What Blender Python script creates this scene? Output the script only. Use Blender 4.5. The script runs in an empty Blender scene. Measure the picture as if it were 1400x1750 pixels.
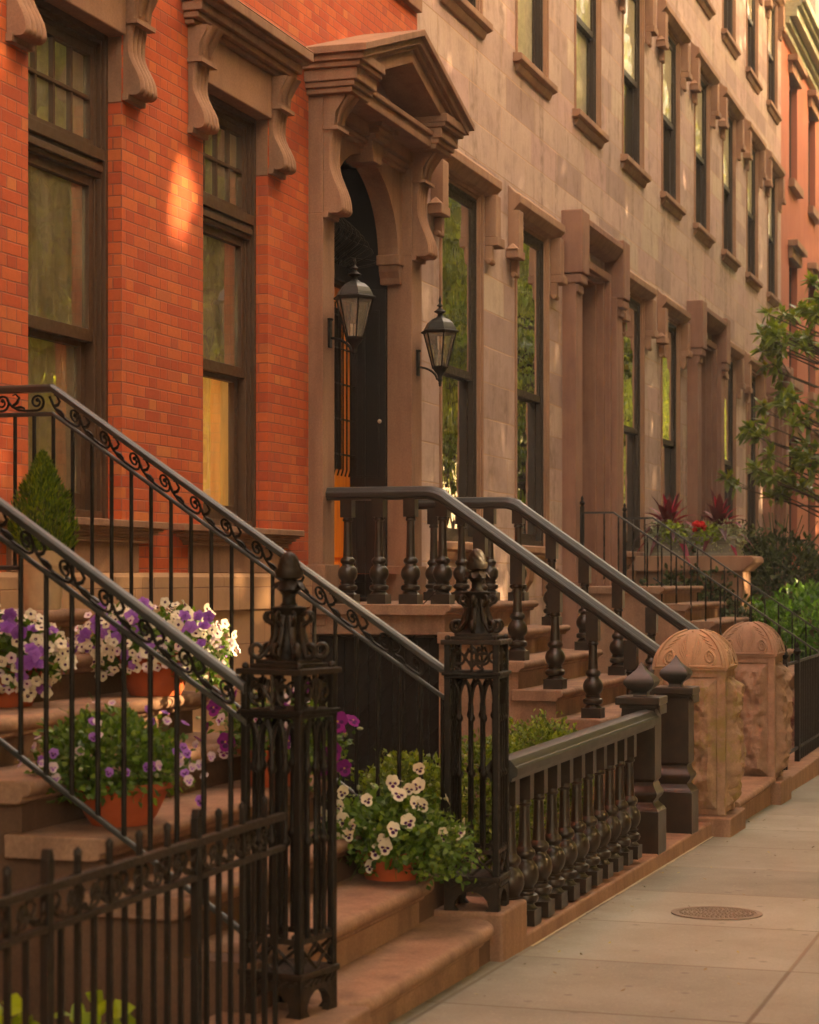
import bpy, bmesh, math, random
from mathutils import Vector, Matrix, noise as mnoise
S = bpy.context.scene
COL = S.collection
PI = math.pi
rnd = random.Random(11)
SUN = Vector((0.20, -0.88, 0.44)).normalized()          # direction towards the sun

# ------------------------------------------------------------------ mesh helpers
class MB:
    def __init__(s): s.v = []; s.f = []; s.m = []
    def add(s, vs, fs, mi=0):
        o = len(s.v); s.v += [tuple(p) for p in vs]
        for f in fs: s.f.append(tuple(i + o for i in f)); s.m.append(mi)
    def box(s, x0, x1, y0, y1, z0, z1, mi=0):
        s.add([(x0,y0,z0),(x1,y0,z0),(x1,y1,z0),(x0,y1,z0),(x0,y0,z1),(x1,y0,z1),(x1,y1,z1),(x0,y1,z1)],
              [(0,3,2,1),(4,5,6,7),(0,1,5,4),(1,2,6,5),(2,3,7,6),(3,0,4,7)], mi)
    def prism(s, poly, axis, a, b, mi=0):
        n = len(poly)
        if axis == 'x': mk = lambda p, t: (t, p[0], p[1])
        elif axis == 'y': mk = lambda p, t: (p[0], t, p[1])
        else: mk = lambda p, t: (p[0], p[1], t)
        vs = [mk(p, a) for p in poly] + [mk(p, b) for p in poly]
        fs = [tuple(range(n))[::-1], tuple(range(n, 2*n))] + [(i, (i+1) % n, n+(i+1) % n, n+i) for i in range(n)]
        s.add(vs, fs, mi)
    def lathe(s, prof, cx, cy, cz=0, n=20, rot=0, cap=True, mi=0, sx=1, sy=1):
        vs = []
        for r, z in prof:
            for i in range(n):
                a = rot + 2*PI*i/n
                vs.append((cx + r*sx*math.cos(a), cy + r*sy*math.sin(a), cz + z))
        fs = []
        for j in range(len(prof)-1):
            for i in range(n):
                k = (i+1) % n
                fs.append((j*n+i, j*n+k, (j+1)*n+k, (j+1)*n+i))
        if cap:
            fs.append(tuple(range(n))[::-1]); fs.append(tuple((len(prof)-1)*n+i for i in range(n)))
        s.add(vs, fs, mi)
    def tube(s, pts, r, n=6, mi=0, cap=True, flat=1.0):
        pts = [Vector(p) for p in pts]; m = len(pts)
        rs = r if isinstance(r, (list, tuple)) else [r]*m
        vs = []; prevu = None
        for i, p in enumerate(pts):
            t = (pts[min(i+1, m-1)] - pts[max(i-1, 0)])
            if t.length < 1e-9: t = Vector((0,0,1))
            t.normalize()
            if prevu is None:
                u = t.cross(Vector((0,0,1)))
                if u.length < 0.1: u = t.cross(Vector((1,0,0)))
            else:
                u = prevu - t*prevu.dot(t)
            u.normalize(); w = t.cross(u); prevu = u
            for k in range(n):
                a = 2*PI*k/n + PI/n
                vs.append(p + (u*math.cos(a)*flat + w*math.sin(a))*rs[i])
        fs = []
        for i in range(m-1):
            for k in range(n):
                q = (k+1) % n
                fs.append((i*n+k, i*n+q, (i+1)*n+q, (i+1)*n+k))
        if cap:
            fs.append(tuple(range(n))[::-1]); fs.append(tuple((m-1)*n+k for k in range(n)))
        s.add(vs, fs, mi)
    def ball(s, c, r, n=12, mi=0, sz=1.0):
        h = n//2
        prof = [(max(1e-4, r*math.sin(PI*i/h)), -r*sz*math.cos(PI*i/h)) for i in range(h+1)]
        s.lathe(prof, c[0], c[1], c[2], n, mi=mi)
    def grid(s, P, mi=0):
        nr, nc = len(P), len(P[0]); vs = [q for row in P for q in row]
        s.add(vs, [(i*nc+j, i*nc+j+1, (i+1)*nc+j+1, (i+1)*nc+j) for i in range(nr-1) for j in range(nc-1)], mi)
    def leaf(s, p, d, nrm, L, W, bend=0.2, mi=0):
        d = d.normalized(); sd = d.cross(nrm)
        if sd.length < 1e-3: sd = d.cross(Vector((0.3,0.8,0.5)))
        sd.normalize(); up = sd.cross(d)
        a = p; m1 = p + d*L*0.45; t = p + d*L - up*bend*L
        lf = p + d*L*0.42 + sd*W*0.5 + up*0.12*W; rt = p + d*L*0.42 - sd*W*0.5 + up*0.12*W
        l2 = p + d*L*0.75 + sd*W*0.33 - up*bend*L*0.5; r2 = p + d*L*0.75 - sd*W*0.33 - up*bend*L*0.5
        m2 = p + d*L*0.75 - up*bend*L*0.55
        s.add([a, lf, l2, t, r2, rt, m1, m2], [(0,6,1),(1,6,7,2),(2,7,3),(3,7,4),(4,7,6,5),(5,6,0)], mi)
    def card(s, p, d, nrm, L, W, mi=0):
        d = d.normalized(); sd = d.cross(nrm)
        if sd.length < 1e-3: sd = Vector((1,0,0))
        sd.normalize()
        s.add([p, p + d*L*0.45 + sd*W*0.5, p + d*L, p + d*L*0.45 - sd*W*0.5], [(0,1,2),(0,2,3)], mi)
    def build(s, name, mat, parent=None, smooth=0, bevel=0, fix=True, seg=2):
        me = bpy.data.meshes.new(name)
        org = Vector(parent.get('_o', (0,0,0))) if parent is not None else Vector((0,0,0))
        me.from_pydata([tuple(Vector(p) - org) for p in s.v], [], s.f)
        mats = mat if isinstance(mat, (list, tuple)) else [mat]
        for m in mats: me.materials.append(m)
        if len(mats) > 1:
            me.polygons.foreach_set('material_index', s.m)
        if fix:
            bm = bmesh.new(); bm.from_mesh(me)
            bmesh.ops.recalc_face_normals(bm, faces=bm.faces[:])
            bm.to_mesh(me); bm.free()
        if smooth:
            me.shade_smooth()
            if smooth < 180: me.set_sharp_from_angle(angle=math.radians(smooth))
        o = bpy.data.objects.new(name, me); COL.objects.link(o)
        if parent is not None:
            o.parent = parent; o['_o'] = tuple(org)
        if bevel:
            b = o.modifiers.new('edge', 'BEVEL'); b.width = bevel; b.segments = seg; b.limit_method = 'ANGLE'
            b.angle_limit = math.radians(40)
        return o

def tag(o, label, cat, group=None, kind=None):
    if label: o['label'] = label
    if cat: o['category'] = cat
    if group: o['group'] = group
    if kind: o['kind'] = kind
    return o
def thing(name, label, cat, loc=(0,0,0), group=None):
    o = bpy.data.objects.new(name, None); COL.objects.link(o)
    o.location = loc; o['_o'] = tuple(float(c) for c in loc); o.empty_display_size = 0.1
    return tag(o, label, cat, group)
def kids(o): return [c for c in o.children]
def dup(root, loc, rotz=0.0, label=None, group=None, scale=None):
    def cp(o, par):
        c = o.copy(); COL.objects.link(c)
        if par is not None: c.parent = par; c.matrix_parent_inverse = o.matrix_parent_inverse
        for ch in CH.get(o.name, []): cp(ch, c)
        return c
    CH = {}
    for q in COL.objects:
        if q.parent is not None: CH.setdefault(q.parent.name, []).append(q)
    r = cp(root, None); r.location = loc; r.rotation_euler = (0, 0, rotz)
    if scale: r.scale = (scale,)*3
    if label: r['label'] = label
    if group: r['group'] = group
    return r

def wall_front(mb, x0, x1, z0, z1, ops, y=0.0, depth=0.5):
    """front sheet with openings, reveals, back closed by a sheet at depth behind the openings' rooms"""
    xs = sorted(set([x0, x1] + [o[0] for o in ops] + [o[1] for o in ops]))
    zs = sorted(set([z0, z1] + [o[2] for o in ops] + [o[3] for o in ops]))
    inside = lambda cx, cz: any(o[0] < cx < o[1] and o[2] < cz < o[3] for o in ops)
    for i in range(len(xs)-1):
        for j in range(len(zs)-1):
            a, b, c, d = xs[i], xs[i+1], zs[j], zs[j+1]
            if not inside((a+b)/2, (c+d)/2):
                mb.add([(a,y,c),(b,y,c),(b,y,d),(a,y,d)], [(0,1,2,3)])
    for a, b, c, d in ops:
        Y = y + depth
        mb.add([(a,y,c),(b,y,c),(b,y,d),(a,y,d),(a,Y,c),(b,Y,c),(b,Y,d),(a,Y,d)], [(0,4,5,1),(1,5,6,2),(2,6,7,3),(3,7,4,0),(4,7,6,5)])
    B = y + 7.0
    mb.add([(x0,y,z0),(x1,y,z0),(x1,y,z1),(x0,y,z1),(x0,B,z0),(x1,B,z0),(x1,B,z1),(x0,B,z1)], [(0,3,7,4),(1,5,6,2),(3,2,6,7),(4,7,6,5),(0,4,5,1)])

# ------------------------------------------------------------------ materials
class G:
    def __init__(s, name):
        s.mat = bpy.data.materials.new(name); s.mat.use_nodes = True
        s.nt = s.mat.node_tree; s.nt.nodes.clear()
        s.out = s.nt.nodes.new('ShaderNodeOutputMaterial')
    def n(s, t, out=0, props=None, **kw):
        nd = s.nt.nodes.new(t)
        for k, v in (props or {}).items(): setattr(nd, k, v)
        for k, v in kw.items():
            k2 = k.replace('_', ' ')
            sock = nd.inputs[int(k[1:])] if k[0] == 'i' and k[1:].isdigit() else nd.inputs[k2]
            s.put(sock, v)
        return nd if out is None else nd.outputs[out]
    def put(s, sock, v):
        if isinstance(v, bpy.types.NodeSocket): s.nt.links.new(v, sock)
        else:
            if sock.type == 'RGBA' and len(v) == 3: v = (*v, 1)
            sock.default_value = v
    def m(s, op, a, b=0.0, c=None):
        kw = dict(i0=a, i1=b)
        if c is not None: kw['i2'] = c
        return s.n('ShaderNodeMath', props={'operation': op}, **kw)
    def mix(s, f, a, b, mode='MIX'):
        nd = s.nt.nodes.new('ShaderNodeMix'); nd.data_type = 'RGBA'; nd.blend_type = mode
        s.put(nd.inputs[0], f); s.put(nd.inputs[6], a); s.put(nd.inputs[7], b)
        return nd.outputs[2]
    def ramp(s, f, stops, const=False):
        nd = s.nt.nodes.new('ShaderNodeValToRGB'); cr = nd.color_ramp
        if const: cr.interpolation = 'CONSTANT'
        while len(cr.elements) > 1: cr.elements.remove(cr.elements[-1])
        cr.elements[0].position = stops[0][0]; cr.elements[0].color = (*stops[0][1], 1)
        for p, c in stops[1:]:
            e = cr.elements.new(p); e.color = (*c, 1)
        s.put(nd.inputs[0], f); return nd.outputs[0]
    def rng(s, f, a, b, c=0.0, d=1.0):
        return s.n('ShaderNodeMapRange', Value=f, From_Min=a, From_Max=b, To_Min=c, To_Max=d)
    def noise(s, vec, scale, detail=4, rough=0.55):
        return s.n('ShaderNodeTexNoise', Vector=vec, Scale=scale, Detail=detail, Roughness=rough)
    def pos(s): return s.n('ShaderNodeNewGeometry', out=0)
    def scl(s, vec, sc):
        return s.n('ShaderNodeMapping', Vector=vec, Scale=sc)
    def bump(s, h, strength=0.4, dist=0.01):
        return s.n('ShaderNodeBump', Height=h, Strength=strength, Distance=dist)
    def bsdf(s, col, rough=0.8, normal=None, spec=0.35, metal=0.0, **kw):
        nd = s.n('ShaderNodeBsdfPrincipled', out=None)
        s.put(nd.inputs['Base Color'], col); s.put(nd.inputs['Roughness'], rough)
        s.put(nd.inputs['Specular IOR Level'], spec); s.put(nd.inputs['Metallic'], metal)
        for k, v in kw.items(): s.put(nd.inputs[k.replace('_', ' ')], v)
        if normal is not None: s.put(nd.inputs['Normal'], normal)
        s.nt.links.new(nd.outputs[0], s.out.inputs[0]); return s.mat

def masonry(name, course, stretch, header, joint, stops, mortar, stain=None, bumpd=0.006, rough=0.85, jit=0.0, blotch=0.25):
    g = G(name); P = g.pos()
    sep = g.n('ShaderNodeSeparateXYZ', out=None, Vector=P)
    wob = g.m('MULTIPLY', g.m('SUBTRACT', g.noise(P, 1.3, 2), 0.5), 0.012)
    u = g.m('ADD', sep.outputs[0], sep.outputs[1])
    v = g.m('DIVIDE', g.m('ADD', sep.outputs[2], wob), course)
    row = g.m('FLOOR', v); fv = g.m('SUBTRACT', v, row)
    per = stretch + header
    off = g.m('MULTIPLY', g.m('MODULO', g.m('ADD', row, 100.0), 2.0), 0.5)
    if jit:
        off = g.m('ADD', off, g.m('MULTIPLY', g.n('ShaderNodeTexWhiteNoise', props={'noise_dimensions': '1D'}, W=row), jit))
    uu = g.m('ADD', g.m('DIVIDE', u, per), off)
    cell = g.m('FLOOR', uu); fu = g.m('SUBTRACT', uu, cell)
    k = stretch/per
    ish = g.m('GREATER_THAN', fu, k) if header else 0.0
    d1 = g.m('ABSOLUTE', g.m('SUBTRACT', fu, k))
    d = g.m('MINIMUM', g.m('MINIMUM', fu, g.m('SUBTRACT', 1.0, fu)), d1) if header else g.m('MINIMUM', fu, g.m('SUBTRACT', 1.0, fu))
    d = g.m('MULTIPLY', d, per)
    dv = g.m('MULTIPLY', g.m('MINIMUM', fv, g.m('SUBTRACT', 1.0, fv)), course)
    rag = g.m('MULTIPLY', g.noise(P, 60, 2), joint*0.5)
    dd = g.m('SUBTRACT', g.m('MINIMUM', d, dv), rag)
    mask = g.rng(dd, joint*0.12, joint*0.5)                      # 0 in the joint, 1 on the unit
    idv = g.n('ShaderNodeCombineXYZ', X=row, Y=cell, Z=ish)
    wn = g.n('ShaderNodeTexWhiteNoise', out=None, props={'noise_dimensions': '3D'}, Vector=idv)
    base = g.ramp(wn.outputs[0], stops)
    n1 = g.noise(P, 28, 5, 0.65); n2 = g.noise(P, 2.2, 4)
    base = g.mix(g.rng(n1, 0.3, 0.75, 0.0, blotch), base, g.mix(1.0, base, (0.55, 0.5, 0.5), 'MULTIPLY'))
    base = g.mix(g.rng(n2, 0.35, 0.7, 0.0, 0.35), base, g.mix(1.0, base, (0.72, 0.66, 0.66), 'MULTIPLY'))
    base = g.mix(g.rng(g.noise(g.scl(P, (6, 6, 0.7)), 1.5, 4), 0.5, 0.75, 0.0, 0.3), base, g.mix(1.0, base, (1.25, 1.2, 1.15), 'MULTIPLY'))
    if stain:
        st = g.rng(g.noise(g.scl(P, (3.2, 3.2, 0.55)), 1.0, 5, 0.6), stain[0], stain[0]+0.1, 0.0, stain[1])
        st2 = g.rng(g.noise(P, 9, 4), 0.35, 0.6)
        base = g.mix(g.m('MULTIPLY', st, st2), base, stain[2])
        base = g.mix(g.rng(g.noise(P, 3.4, 6, 0.7), 0.5, 0.66, 0, 0.5), base, g.mix(1.0, base, (0.62,0.56,0.55), 'MULTIPLY'))
        base = g.mix(g.rng(g.noise(g.scl(P, (40, 40, 2.5)), 1.0, 4, 0.7), 0.45, 0.7, 0, 0.3), base, g.mix(1.0, base, (0.7,0.66,0.64), 'MULTIPLY'))
    mort = g.mix(g.rng(g.noise(P, 0.9, 4), 0.4, 0.65), mortar, tuple(min(0.6, c*1.55) for c in mortar))
    col = g.mix(mask, mort, base)
    h = g.m('ADD', g.m('MULTIPLY', mask, 1.0), g.m('MULTIPLY', n1, 0.35))
    return g.bsdf(col, rough, g.bump(h, 0.6, bumpd), spec=0.25)

def stone(name, c1, c2, scale=3.0, rough=0.85, grain=0.35, streak=0.35, bd=0.004, moss=None):
    g = G(name); P = g.pos()
    n1 = g.noise(P, scale, 6, 0.6); n2 = g.noise(P, 75, 4, 0.75); n3 = g.noise(g.scl(P, (7, 7, 0.8)), 1.2, 4)
    col = g.mix(g.rng(n1, 0.3, 0.72), c1, c2)
    col = g.mix(g.rng(n3, 0.45, 0.75, 0, streak), col, g.mix(1.0, col, (0.55, 0.5, 0.5), 'MULTIPLY'))
    col = g.mix(g.rng(n2, 0.35, 0.7, 0, grain), col, g.mix(1.0, col, (0.6, 0.57, 0.55), 'MULTIPLY'))
    if moss:
        mm = g.rng(g.noise(P, 11, 5, 0.7), 0.5, 0.62, 0, moss[1])
        col = g.mix(mm, col, moss[0])
    h = g.m('ADD', g.m('MULTIPLY', n2, 0.5), n1)
    return g.bsdf(col, rough, g.bump(h, 0.35, bd), spec=0.2)

def paint(name, col, rough=0.4, spec=0.5, col2=None, sc=14, bd=0.0004):
    g = G(name); P = g.n('ShaderNodeTexCoord', out=3)
    n1 = g.noise(P, sc, 5, 0.6)
    c = g.mix(g.rng(n1, 0.35, 0.7), col, col2 or tuple(x*0.75 for x in col))
    r = g.rng(g.noise(P, sc*2.3, 4), 0.3, 0.7, rough*0.8, rough*1.3)
    if bd == 0: return g.bsdf(c, g.rng(g.noise(P, 5, 3), 0.3, 0.7, rough*0.9, rough*1.15), None, spec=spec)
    return g.bsdf(c, r, g.bump(g.noise(P, 90, 3), 0.25, bd), spec=spec)

def leafmat(name, stops, trans=0.35, rough=0.45, spec=0.4):
    g = G(name)
    r = g.n('ShaderNodeNewGeometry', out=None).outputs['Random Per Island']
    P = g.pos()
    v = g.m('ADD', g.m('MULTIPLY', r, 0.7), g.m('MULTIPLY', g.noise(P, 6, 3), 0.3))
    col = g.ramp(v, stops)
    p = g.n('ShaderNodeBsdfPrincipled', out=None)
    g.put(p.inputs['Base Color'], col); g.put(p.inputs['Roughness'], rough); g.put(p.inputs['Specular IOR Level'], spec)
    t = g.n('ShaderNodeBsdfTranslucent', Color=g.mix(1.0, col, (1.3, 1.35, 0.6), 'MULTIPLY'))
    mx = g.n('ShaderNodeMixShader', i0=trans, i1=p.outputs[0], i2=t)
    g.nt.links.new(mx, g.out.inputs[0]); return g.mat

def glassmat(name, tint, gain=1.4, wav=0.25, haze=(0,0,0), hz=0.0):
    g = G(name); P = g.pos()
    bp = g.bump(g.noise(P, 2.2, 2), wav, 0.05)
    fr = g.n('ShaderNodeFresnel', IOR=1.5, Normal=bp)
    f = g.n('ShaderNodeMath', props={'operation': 'MULTIPLY', 'use_clamp': True}, i0=fr, i1=gain)
    tr = g.n('ShaderNodeBsdfTransparent', Color=tint)
    if hz:
        df = g.n('ShaderNodeBsdfDiffuse', Color=haze)
        dust = g.rng(g.noise(g.scl(P, (5, 5, 1.2)), 1.5, 5), 0.35, 0.75, hz*0.3, hz)
        tr = g.n('ShaderNodeMixShader', i0=dust, i1=tr, i2=df)
    gl = g.n('ShaderNodeBsdfGlossy', Color=(1, 1, 1), Roughness=0.01, Normal=bp)
    mx = g.n('ShaderNodeMixShader', i0=f, i1=tr, i2=gl)
    g.nt.links.new(mx, g.out.inputs[0]); return g.mat

M = {}
M['brick'] = masonry('red brick', 0.0665, 0.207, 0.101, 0.0065,
    [(0.0, (0.44,0.076,0.032)), (0.3, (0.52,0.092,0.034)), (0.6, (0.56,0.108,0.038)), (0.88, (0.60,0.140,0.046)), (0.95, (0.42,0.080,0.040)), (1.0, (0.63,0.19,0.06))],
    (0.25, 0.075, 0.045), bumpd=0.005, blotch=0.35)
M['ashlar'] = masonry('tan ashlar', 0.335, 1.12, 0.0, 0.010,
    [(0.0, (0.40,0.265,0.230)), (0.3, (0.51,0.355,0.300)), (0.55, (0.55,0.395,0.325)), (0.75, (0.52,0.335,0.300)), (0.9, (0.57,0.44,0.335)), (1.0, (0.45,0.300,0.265))],
    (0.36, 0.22, 0.145), stain=(0.52, 0.7, (0.21, 0.125, 0.095)), bumpd=0.003, jit=0.8, blotch=0.3)
M['basement'] = masonry('basement blocks', 0.37, 0.52, 0.0, 0.006,
    [(0.0, (0.40,0.22,0.12)), (0.5, (0.46,0.26,0.145)), (1.0, (0.43,0.235,0.13))], (0.2,0.1,0.06), bumpd=0.003)
M['brown'] = stone('brownstone dressing', (0.265,0.135,0.083), (0.365,0.192,0.118), scale=2.2, streak=0.6, grain=0.6)
M['brown2'] = stone('weathered mauve brownstone', (0.255,0.125,0.088), (0.34,0.175,0.118), streak=0.6)
M['hood'] = stone('window hood stone', (0.30,0.155,0.10), (0.40,0.225,0.14), streak=0.6)
M['step'] = stone('worn step stone', (0.235,0.13,0.085), (0.39,0.22,0.143), scale=3.5, streak=0.7, grain=0.8)
M['kerb'] = stone('kerb stone', (0.24,0.13,0.085), (0.37,0.205,0.132), scale=4, streak=0.7, grain=0.8)
M['side'] = stone('shade darkened stoop side', (0.10,0.052,0.032), (0.17,0.092,0.058), scale=4, streak=0.6, grain=0.6)  # stoop flank stone with shade put into its colour
M['rock'] = stone('rock faced sandstone', (0.25,0.145,0.095), (0.41,0.255,0.165), scale=12, bd=0.03, moss=((0.22,0.165,0.045), 0.65))
M['rock2'] = stone('plum sandstone', (0.24,0.140,0.096), (0.39,0.235,0.158), scale=12, bd=0.03)
M['carve'] = stone('carved sandstone', (0.36,0.215,0.13), (0.45,0.28,0.17), scale=6)
M['carve2'] = stone('carved plum stone', (0.29,0.172,0.115), (0.37,0.222,0.145), scale=6)
M['redpaint'] = stone('painted red brick', (0.42,0.125,0.075), (0.47,0.155,0.095), scale=2, grain=0.15)
M['cornice'] = paint('pale green cornice paint', (0.34,0.33,0.21), 0.6)
M['iron'] = paint('black iron paint', (0.007,0.0045,0.0028), 0.5, 0.2, (0.013,0.008,0.0045))
M['rust'] = paint('worn cast iron', (0.012,0.007,0.004), 0.5, 0.25, (0.030,0.016,0.008), sc=30, bd=0.004)
M['rail'] = paint('black handrail paint', (0.020,0.018,0.015), 0.40, 0.6, (0.026,0.023,0.019), bd=0)
M['bronze'] = paint('dark baluster paint', (0.012,0.007,0.004), 0.36, 0.45, (0.034,0.018,0.009), bd=0)
M['sash'] = paint('dark brown sash paint', (0.085,0.042,0.022), 0.45, 0.35)
M['sashblk'] = paint('black brown sash paint', (0.045,0.028,0.018), 0.5, 0.3)
M['dark'] = paint('dark door paint', (0.012,0.008,0.006), 0.4, 0.4)
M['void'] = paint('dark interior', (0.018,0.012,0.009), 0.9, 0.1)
M['curtain'] = paint('cream blind cloth', (0.85,0.56,0.20), 0.9, 0.1)
M['drape'] = paint('brown drape cloth', (0.66,0.47,0.26), 0.9, 0.1)
M['blind'] = paint('pale roller blind', (0.78,0.74,0.62), 0.9, 0.1)
M['terra'] = paint('terracotta', (0.44,0.085,0.028), 0.7, 0.3, (0.36,0.07,0.025))
M['beige'] = paint('beige plastic pot', (0.52,0.36,0.22), 0.5, 0.4)
M['planter'] = paint('grey green planter paint', (0.27,0.25,0.19), 0.6, 0.3)
M['soil'] = stone('potting soil', (0.03,0.018,0.01), (0.05,0.03,0.018))
M['candle'] = paint('white candle tube', (0.75,0.68,0.55), 0.5, 0.4)
M['bulb'] = glassmat('bulb glass', (0.95,0.9,0.8), 1.5, 0.0)
M['brass'] = paint('dull metal knob', (0.45,0.38,0.28), 0.3, 0.6)
M['sand'] = stone('sandy joint', (0.46,0.33,0.2), (0.55,0.42,0.27))
M['bark'] = stone('bark', (0.07,0.05,0.032), (0.12,0.085,0.055), scale=14, bd=0.02)
M['glass'] = glassmat('old window glass', (0.92,0.86,0.70), 2.4, 0.08, (0.52,0.43,0.27), 0.45)
M['glass2'] = glassmat('plate window glass', (0.6,0.58,0.5), 3.4, 0.10)
M['glass3'] = glassmat('upper window glass', (0.85,0.82,0.75), 0.42, 0.1, (0.3,0.25,0.18), 0.12)
M['lampglass'] = glassmat('lantern glass', (0.95,0.92,0.84), 0.9, 0.05, (0.62,0.52,0.40), 0.42)
def glowcloth():
    g = G('lamplit amber blind'); P = g.pos()
    v = g.noise(g.scl(P, (9, 9, 0.8)), 1.5, 3)
    c = g.mix(g.rng(v, 0.3, 0.7), (0.80,0.50,0.16), (0.95,0.68,0.28))
    z = g.n('ShaderNodeSeparateXYZ', out=2, Vector=P)
    return g.bsdf(c, 0.9, None, spec=0.1, Emission_Color=g.mix(g.rng(v, 0.3, 0.7), (1.0,0.50,0.12), (1.0,0.62,0.20)), Emission_Strength=0.03)
M['glow'] = glowcloth()
def woodmat():
    g = G('varnished orange wood'); P = g.pos()
    n = g.noise(g.scl(P, (30, 30, 1.6)), 1.5, 5, 0.6)
    c = g.ramp(n, [(0.25, (0.62,0.14,0.012)), (0.55, (0.84,0.24,0.022)), (0.8, (0.92,0.33,0.035))])
    return g.bsdf(c, 0.35, g.bump(n, 0.15, 0.002), spec=0.5)
M['wood'] = woodmat()
M['leafA'] = leafmat('pansy foliage', [(0.0,(0.025,0.055,0.008)), (0.5,(0.075,0.145,0.018)), (1.0,(0.19,0.27,0.035))])
M['leafY'] = leafmat('yellow green foliage', [(0.0,(0.10,0.15,0.012)), (0.6,(0.24,0.32,0.02)), (1.0,(0.38,0.42,0.03))])
M['leafB'] = leafmat('boxwood leaves', [(0.0,(0.04,0.065,0.01)), (0.5,(0.12,0.17,0.018)), (1.0,(0.28,0.32,0.04))], rough=0.35)
M['leafC'] = leafmat('conifer sprays', [(0.0,(0.02,0.045,0.005)), (0.5,(0.08,0.14,0.010)), (1.0,(0.24,0.29,0.02))], 0.3)
M['leafH'] = leafmat('bright hedge leaves', [(0.0,(0.02,0.06,0.008)), (0.45,(0.065,0.17,0.018)), (1.0,(0.15,0.30,0.035))], rough=0.35)
M['leafM'] = leafmat('magnolia leaves', [(0.0,(0.07,0.10,0.02)), (0.55,(0.17,0.23,0.04)), (0.85,(0.29,0.34,0.055)), (1.0,(0.42,0.40,0.06))], 0.4, 0.28, 0.6)
M['leafT'] = leafmat('street tree leaves', [(0.0,(0.10,0.12,0.025)), (0.5,(0.25,0.28,0.055)), (1.0,(0.42,0.43,0.10))], 0.7)
M['leafD'] = leafmat('dark ivy leaves', [(0.0,(0.012,0.022,0.005)), (0.6,(0.04,0.06,0.01)), (1.0,(0.11,0.12,0.02))], 0.2)
M['leafR'] = leafmat('burgundy cordyline leaves', [(0.0,(0.045,0.008,0.010)), (0.6,(0.11,0.012,0.018)), (0.85,(0.38,0.012,0.06)), (1.0,(0.52,0.02,0.10))], 0.3)
M['leafS'] = leafmat('silver trailing leaves', [(0.0,(0.14,0.16,0.08)), (0.5,(0.30,0.32,0.20)), (1.0,(0.52,0.50,0.36))], 0.3)
M['leafP'] = leafmat('barberry leaves', [(0.0,(0.08,0.02,0.02)), (1.0,(0.26,0.09,0.07))], 0.3)
def petalmat(name, c, c2, tr=0.25):
    g = G(name)
    r = g.n('ShaderNodeNewGeometry', out=None).outputs['Random Per Island']
    oi = g.n('ShaderNodeObjectInfo', out=None).outputs['Random']
    col = g.mix(g.m('MULTIPLY', g.m('ADD', r, oi), 0.5), c, c2)
    p = g.n('ShaderNodeBsdfPrincipled', out=None)
    g.put(p.inputs['Base Color'], col); g.put(p.inputs['Roughness'], 0.7); g.put(p.inputs['Specular IOR Level'], 0.2)
    t = g.n('ShaderNodeBsdfTranslucent', Color=col)
    mx = g.n('ShaderNodeMixShader', i0=tr, i1=p.outputs[0], i2=t)
    g.nt.links.new(mx, g.out.inputs[0]); return g.mat
M['white'] = petalmat('white petals', (0.80,0.72,0.58), (0.70,0.60,0.45))
M['lilac'] = petalmat('pale lilac petals', (0.74,0.60,0.62), (0.66,0.50,0.52))
M['purple'] = petalmat('purple petals', (0.30,0.08,0.46), (0.46,0.20,0.62))
M['magenta'] = petalmat('magenta petals', (0.26,0.012,0.20), (0.12,0.008,0.12))
M['blotch'] = petalmat('dark purple blotch', (0.05,0.004,0.06), (0.08,0.006,0.09), 0.1)
M['yellow'] = petalmat('yellow eye', (0.62,0.40,0.03), (0.5,0.35,0.03), 0.1)
M['redfl'] = petalmat('red petals', (0.62,0.012,0.012), (0.5,0.01,0.01))
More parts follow.
